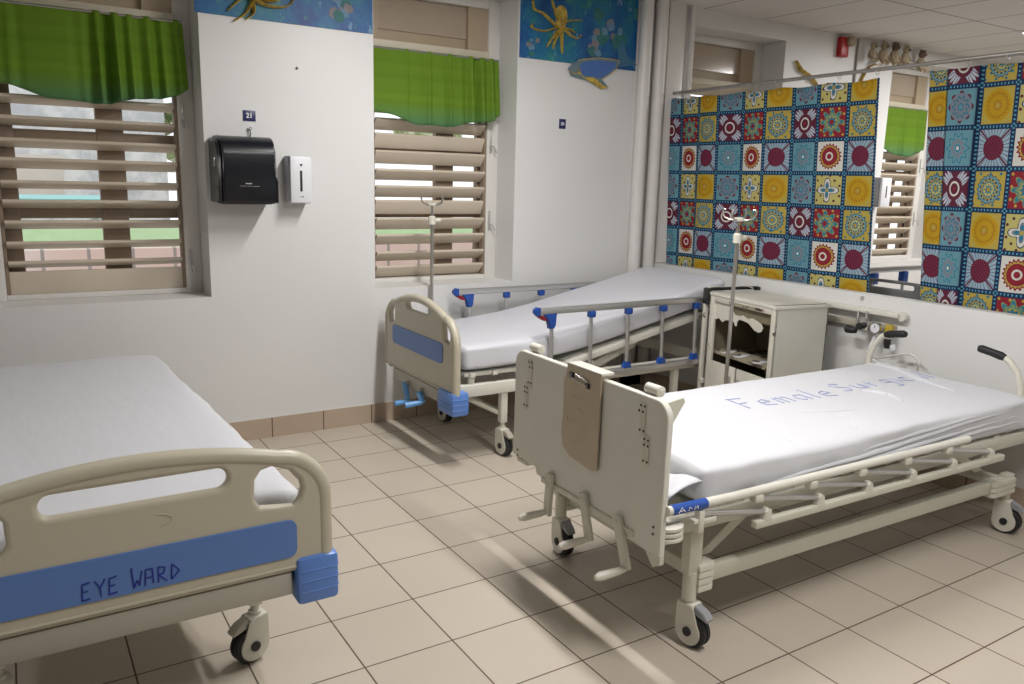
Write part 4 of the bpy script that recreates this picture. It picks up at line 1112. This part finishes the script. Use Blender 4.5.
# drawn folds of the sheet along the near side
def sidefold(pts, w_):
    P = []
    for (a, b), (c, d) in zip(pts, pts[1:]):
        for q in range(8): P.append((a + (c - a) * q / 8, b + (d - b) * q / 8))
    P.append(pts[-1]); n = len(P); out = []
    for x, z in P:
        h = bv.ray_cast(Vector((x, -2, z)), Vector((0, 1, 0)))
        out.append((x, (h[0].y if h[0] else -.43) + .004, z))
    MB().tube(out, [w_ * (.25 + math.sin(PI * (i + .3) / n)) for i in range(n)], 8).build('sheet_fold', 'sheet', M3)
sidefold([(.10, .030), (.5, .045), (1.0, .062), (1.5, .095), (2.0, .115)], .010)
sidefold([(.35, .025), (.9, .035), (1.4, .055), (2.05, .080)], .009)
sidefold([(.75, .075), (1.2, .100), (1.7, .120)], .008)
sidefold([(1.1, .028), (1.6, .038), (2.1, .050)], .008)
# loose sheet flap tucked at the foot end
fl = MB(); rows = []
for i in range(15):
    s = i / 14; row = []
    for j in range(9):
        t_ = j / 8
        row.append(fl.bm.verts.new((.04 - .17 * t_ * (1 - .35 * s) , -.415 + .26 * s, .088 - .045 * t_ * t_ + .012 * math.sin(s * 7 + t_ * 2))))
    rows.append(row)
for a, b_ in zip(rows, rows[1:]):
    for j in range(8): fl.bm.faces.new((a[j], b_[j], b_[j + 1], a[j + 1]))
f_ = fl.build('sheet_fold', 'sheet', M3, smooth=180); f_.modifiers.new('t', 'SOLIDIFY').thickness = .006

# chart holder hooked over the crank bed footboard
cb = thing('chart_holder', 'tan hardboard chart holder with a metal clip hung on the crank bed footboard', 'clipboard', (.178, -2.672, .0), math.radians(-1.3))
pts = [(-.115, .597), (-.07, .585), (.06, .600), (.105, .625), (.118, .68), (.108, .78), (.112, .88), (.090, .925), (.095, .952), (-.118, .952)]
MB().prism(pts, -.006, .0, 'yz', bev=.002).build('board', 'board', cb)
MB().box(-.006, -.118, .945, .052, .090, .956, bev=.003).build('hook_flange', 'ivory', cb)
k = MB(); k.tube([(-.012, .055, .922), (-.014, .055, .905), (-.014, -.045, .892), (-.012, -.045, .91), (-.012, .03, .922)], .0035, 8, 'aluminium')
k.box(-.012, -.055, .885, -.006, -.03, .905, 'black_matt', bev=.002); k.box(-.012, .045, .90, -.006, .07, .925, 'black_matt', bev=.002)
k.build('clip', None, cb)
for st in ([(.06, .84), (.0, .835), (-.06, .85)], [(.02, .795), (-.02, .785)], [(.08, .75), (.075, .735), (.05, .735)]):
    MB().tube([(-.0062, a, b) for a, b in st], .0012, 5).build('pencil_mark', 'cream_dark', cb)

# ---------------------------------------------------------------- drip poles
def drip_pole(loc, z0, ztop, label, base):
    r = thing('drip_stand', label, 'drip stand', loc)
    MB().cyl((0, 0, z0), (0, 0, ztop - .10), .0115, 14).build('pole', 'steel_pole', r)
    MB().cyl((0, 0, ztop - .13), (0, 0, ztop - .03), .008, 12).build('inner_pole', 'chrome', r)
    MB().lathe([(-.05, .018), (-.045, .024), (0, .024), (.01, .016)], (0, 0, ztop - .13), (0, 0, 1), 16).build('height_collar', 'ivory', r)
    MB().tube([(.02, 0, ztop - .15), (.045, -.005, ztop - .15), (.06, -.006, ztop - .145)], [.007, .016, .014], 12).build('clamp_knob', 'ivory', r)
    MB().lathe([(-.012, .02), (-.006, .034), (.006, .034), (.012, .018)], (0, 0, ztop - .045), (0, 0, 1), 18).build('hook_hub', 'ivory', r)
    for k in range(4):
        a = math.radians(20 + 90 * k); c_, s_ = math.cos(a), math.sin(a)
        MB().tube([(c_ * q, s_ * q, ztop + h) for q, h in ((.015, -.045), (.05, -.048), (.085, -.035), (.10, -.01), (.092, .012), (.08, .008))], .0052, 8).build('hook', 'steel_pole', r)
    if base:
        for k in range(5):
            a = 2 * PI * k / 5 + .3
            lg = MB().tube([(0, 0, .10), (.12 * math.cos(a), .12 * math.sin(a), .095), (.24 * math.cos(a), .24 * math.sin(a), .07)], [.016, .014, .012], 10).build('base_leg', 'steel_pole', r)
            MB().cyl((.24 * math.cos(a), .24 * math.sin(a) - .012, .028), (.24 * math.cos(a), .24 * math.sin(a) + .012, .028), .028, 16).build('base_wheel', 'rubber', lg)
            MB().cyl((.24 * math.cos(a), .24 * math.sin(a), .03), (.24 * math.cos(a), .24 * math.sin(a), .075), .008, 8).build('wheel_stem', 'steel_pole', lg)
    else:
        MB().box(-.025, -.045, z0 + .02, .025, .02, z0 + .07, bev=.005).build('bed_socket', 'white_steel', r)
drip_pole((.835, -.115, 0), .38, 1.49, 'thin drip stand behind the footboard of the bed by the window', False)
drip_pole((1.935, -1.75, 0), .03, 1.475, 'drip stand in front of the chipped cabinet and printed curtain', True)

# ---------------------------------------------------------------- chipped bedside cabinet
C_ = thing('bedside_cabinet', 'white bedside cabinet with chipped paint and a missing door', 'cabinet', (2.300, -1.500, 0), math.radians(-10))
# local: front face at x=0, width along y (-.335 .. .335), depth +x .385
w2 = .318; Dp = .395; HC = .905
cab = MB()
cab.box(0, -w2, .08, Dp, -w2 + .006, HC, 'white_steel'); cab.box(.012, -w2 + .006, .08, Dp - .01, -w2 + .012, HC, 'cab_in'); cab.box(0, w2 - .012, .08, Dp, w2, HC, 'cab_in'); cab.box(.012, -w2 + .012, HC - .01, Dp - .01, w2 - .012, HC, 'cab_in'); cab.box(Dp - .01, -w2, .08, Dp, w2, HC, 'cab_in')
cab.box(.0, -w2, .08, Dp, w2, .10, 'white_steel')
cab.build('body', None, C_, smooth=30)
fr = MB(); fr.box(-.008, -w2, .06, .014, -w2 + .035, HC, bev=.003); fr.box(-.008, w2 - .045, .06, .014, w2, HC, bev=.003); fr.box(-.008, -w2 + .035, HC - .035, .014, w2 - .045, HC, bev=.003)
fr.build('front_frame', 'chipped', C_)
tp = MB().box(-.012, -w2 - .008, HC, Dp + .01, w2 + .008, HC + .022, bev=.004); tp.build('top', 'white_steel', C_)
MB().box(-.006, -w2 + .02, HC + .0222, Dp - .02, w2 - .02, HC + .026, bev=.001).build('top_mat', plain('pale_top_laminate', (.62, .60, .52), .3, var=.08), C_)
MB().box(.015, -w2 + .012, .525, Dp - .01, w2 - .012, .540).build('shelf', 'rusty', C_)
MB().box(.015, -w2 + .012, .29, Dp - .01, w2 - .012, .30).build('shelf', 'rusty', C_)
# torn veneer strip left across the top of the opening
tz = [(.284, .868), (.284, .760), (.26, .752), (.235, .766), (.215, .758), (.19, .745), (.165, .762), (.13, .768), (.10, .752), (.075, .768), (.06, .745), (.045, .742), (.04, .775), (.02, .792), (-.03, .788), (-.07, .782), (-.10, .765), (-.13, .748), (-.17, .742), (-.195, .752), (-.205, .775), (-.185, .798), (-.14, .812), (-.10, .820), (-.06, .808), (-.01, .822), (.03, .812), (.07, .815), (.10, .84), (.13, .868)]
tor = MB().prism(tz, .004, .008, 'yz')
tor.build('torn_panel', plain('torn_white_veneer', (.66, .64, .57), .5, var=.1), C_)
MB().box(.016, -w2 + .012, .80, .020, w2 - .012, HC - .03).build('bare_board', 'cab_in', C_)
MB().box(-.0095, -.22, HC - .030, -.0075, .12, HC - .012).build('bare_patch', 'rusty', C_)
MB().box(-.004, -w2 + .008, HC + .0205, Dp - .006, w2 - .008, HC + .0228).build('top_edging', 'screw', C_)
for a, b_ in (((-.14, .525), 0), ((.05, .53), 1), ((.18, .522), 2)):
    q = MB().prism([(.02, a[0]), (.06, a[0] - .02), (.10, a[0] - .01), (.16, a[0] + .035), (.11, a[0] + .05), (.07, a[0] + .02), (.03, a[0] + .045)], .5402, .5432, 'xy'); q.build('paint_flake', 'white_plastic', C_)
# lower doors
for s in (-1, 1):
    dr = MB().box(-.012, min(s * .008, s * (w2 - .05)), .11, .0, max(s * .008, s * (w2 - .05)), .48, bev=.003).build('door', 'chipped', C_)
    MB().box(-.03, s * .04 - .006, .36, -.012, s * .04 + .006, .42, bev=.003).build('handle', 'aluminium', dr)
# towel rail frame on the left side
tr = MB(); yb = w2 + .055
tr.box(-.015, yb - .014, .02, .012, yb + .014, HC + .02, bev=.003)
tr.box(-.015, w2 + .02, .30, .012, yb, .33, bev=.002)
tr.build('side_frame', 'chipped', C_)
rl = MB(); rl.box(-.02, yb - .012, HC + .022, Dp + .02, yb + .012, HC + .042, bev=.004); rl.box(-.022, yb - .05, HC - .06, .004, yb + .012, HC + .042, bev=.004); rl.box(Dp - .005, yb - .03, HC - .01, Dp + .02, yb + .012, HC + .04, bev=.004)
rl.build('towel_rail', plain('chipped_black_rail', (.02, .018, .016), .4, var=.3), C_)
rp = MB(); rp.tube([(.0, yb - .02, HC + .048), (.07, yb - .005, HC + .047), (.13, yb, HC + .044)], [.012, .008, .004], 8, flat=.5); rp.tube([(.26, yb, HC + .046), (.32, yb - .01, HC + .046), (.36, yb - .02, HC + .03)], [.004, .009, .008], 8, flat=.5)
rp.build('paint_remnant', 'ivory', C_)
for s in (-1, 1):
    for xx in (.05, Dp - .05): MB().cyl((xx, s * (w2 - .05), .0), (xx, s * (w2 - .05), .085), .02, 12).build('foot', 'rubber', C_)

# ---------------------------------------------------------------- medical rail, valves and hose on the partition
mr = thing('medical_rail', 'pale double trunking rail on the partition right of the cabinet', 'rail', (PX0, -1.915, 0))
MB().box(-.055, -.36, .895, 0, .40, .925, bev=.006).build('upper_trunking', 'white_steel', mr)
MB().box(-.035, -.335, .805, 0, .40, .845, bev=.005).build('lower_trunking', 'cream_dark', mr)
MB().lathe([(0, .028), (.008, .03), (.03, .03), (.036, .026)], (0, -.37, .905), (-1, 0, 0), 18).build('end_cap', 'white_steel', mr)
tag(MB().lathe([(0, .014), (.004, .013), (.006, .008), (.012, .007)], (0, 0, 0), (-1, 0, 0), 12).build('wall_bolt', 'chrome', None, (PX0, -2.005, .972)), 'small bolt in the partition above the medical rail', 'bolt')
su = thing('suction_regulator', 'chrome and black suction regulator clipped to the medical rail', 'regulator', (PX0 - .060, -2.055, .825))
MB().box(-.02, -.06, -.03, .02, .0, .05, bev=.006).build('valve_block', 'chrome', su)
MB().cyl((-.02, -.03, 0), (-.065, -.03, 0), .020, 16).build('control_knob', 'black_matt', su)
MB().lathe([(-.03, .016), (0, .022), (.03, .024), (.04, .016)], (-.035, .035, -.035), (0, 1, 0), 16).build('black_coupling', 'black_matt', su)
MB().cyl((0, -.03, .04), (0, -.03, .085), .009, 10).build('inlet_pipe', 'chrome', su)
MB().cyl((0, .025, -.005), (0, .025, .08), .009, 10).build('outlet_pipe', 'chrome', su)
ox = thing('oxygen_valve', 'yellow-bodied gas valve with a round gauge beside the black bed grip', 'valve', (PX0 - .06, -2.205, .790))
MB().box(-.005, -.050, .0, .03, -.005, .062, bev=.006).build('valve_body', 'yellow_valve', ox)
MB().box(-.012, -.045, -.022, .028, .008, .0, bev=.004).build('valve_base', 'chrome', ox)
MB().cyl((-.01, .035, .035), (-.035, .035, .035), .032, 22).build('gauge_case', 'chrome', ox)
MB().cyl((-.0352, .035, .035), (-.037, .035, .035), .027, 22).build('gauge_face', 'white_plastic', ox)
MB().box(-.0385, .0335, .035, -.037, .0365, .055).build('gauge_needle', 'black_matt', ox)
MB().lathe([(0, .018), (.03, .02), (.055, .012)], (.0, -.03, -.02), (0, 0, -1), 14).build('outlet', 'black_matt', ox)
MB().lathe([(0, .015), (.03, .016), (.04, .010)], (-.01, -.07, -.045), (0, -.3, -1), 14).build('white_connector', 'white_plastic', ox)
MB().box(0, -.02, .0, .055, .0, .06, bev=.004).build('wall_bracket', 'chrome', ox)
MB().tube([(0, .05, -.02), (-.01, .07, -.09), (-.02, .05, -.15), (-.04, -.02, -.165), (-.04, -.10, -.16)], .010, 10).build('drain_cup', 'white_plastic', ox)
hp = [(2.68, -2.12, .68), (2.68, -2.20, .655), (2.70, -2.28, .68), (2.71, -2.36, .705), (2.71, -2.42, .695), (2.70, -2.445, .66), (2.69, -2.44, .60), (2.69, -2.42, .52), (2.70, -2.40, .40)]
out = []
for i in range(len(hp) - 1):
    p0, p1, p2, p3 = [Vector(hp[min(max(q, 0), len(hp) - 1)]) for q in (i - 1, i, i + 1, i + 2)]
    for q in range(6):
        t_ = q / 6; out.append(.5 * ((2 * p1) + (p2 - p0) * t_ + (2 * p0 - 5 * p1 + 4 * p2 - p3) * t_ ** 2 + (3 * p1 - p0 - 3 * p2 + p3) * t_ ** 3))
out = [p - Vector((2.7, -2.3, .4)) for p in out]
tag(MB().tube(out, .006, 10).build('oxygen_hose', 'hose', None, (2.7, -2.3, .4)), 'pale thin hose looping behind the head of the crank bed', 'hose')

# ---------------------------------------------------------------- repeats share a group
GR = {'hospital_bed': 'hospital beds of the ward', 'mattress': 'mattresses on the hospital beds', 'window_valance': 'green valances over the slatted windows', 'printed_curtain': 'medallion-print curtains on the rod', 'vertical_pipe': 'white pipes in the corner', 'sea_mural': 'blue sea murals', 'bed_number_sign': 'navy bed number signs', 'drip_stand': 'drip stands beside the beds', 'ceiling_light': 'ceiling lamps', 'garden_tree': 'trees outside', 'painted_tentacle': 'yellow tentacles painted on the far wall'}
for o in list(S.objects):
    if o.parent is None and o.name.split('.')[0] in GR: o['group'] = GR[o.name.split('.')[0]]
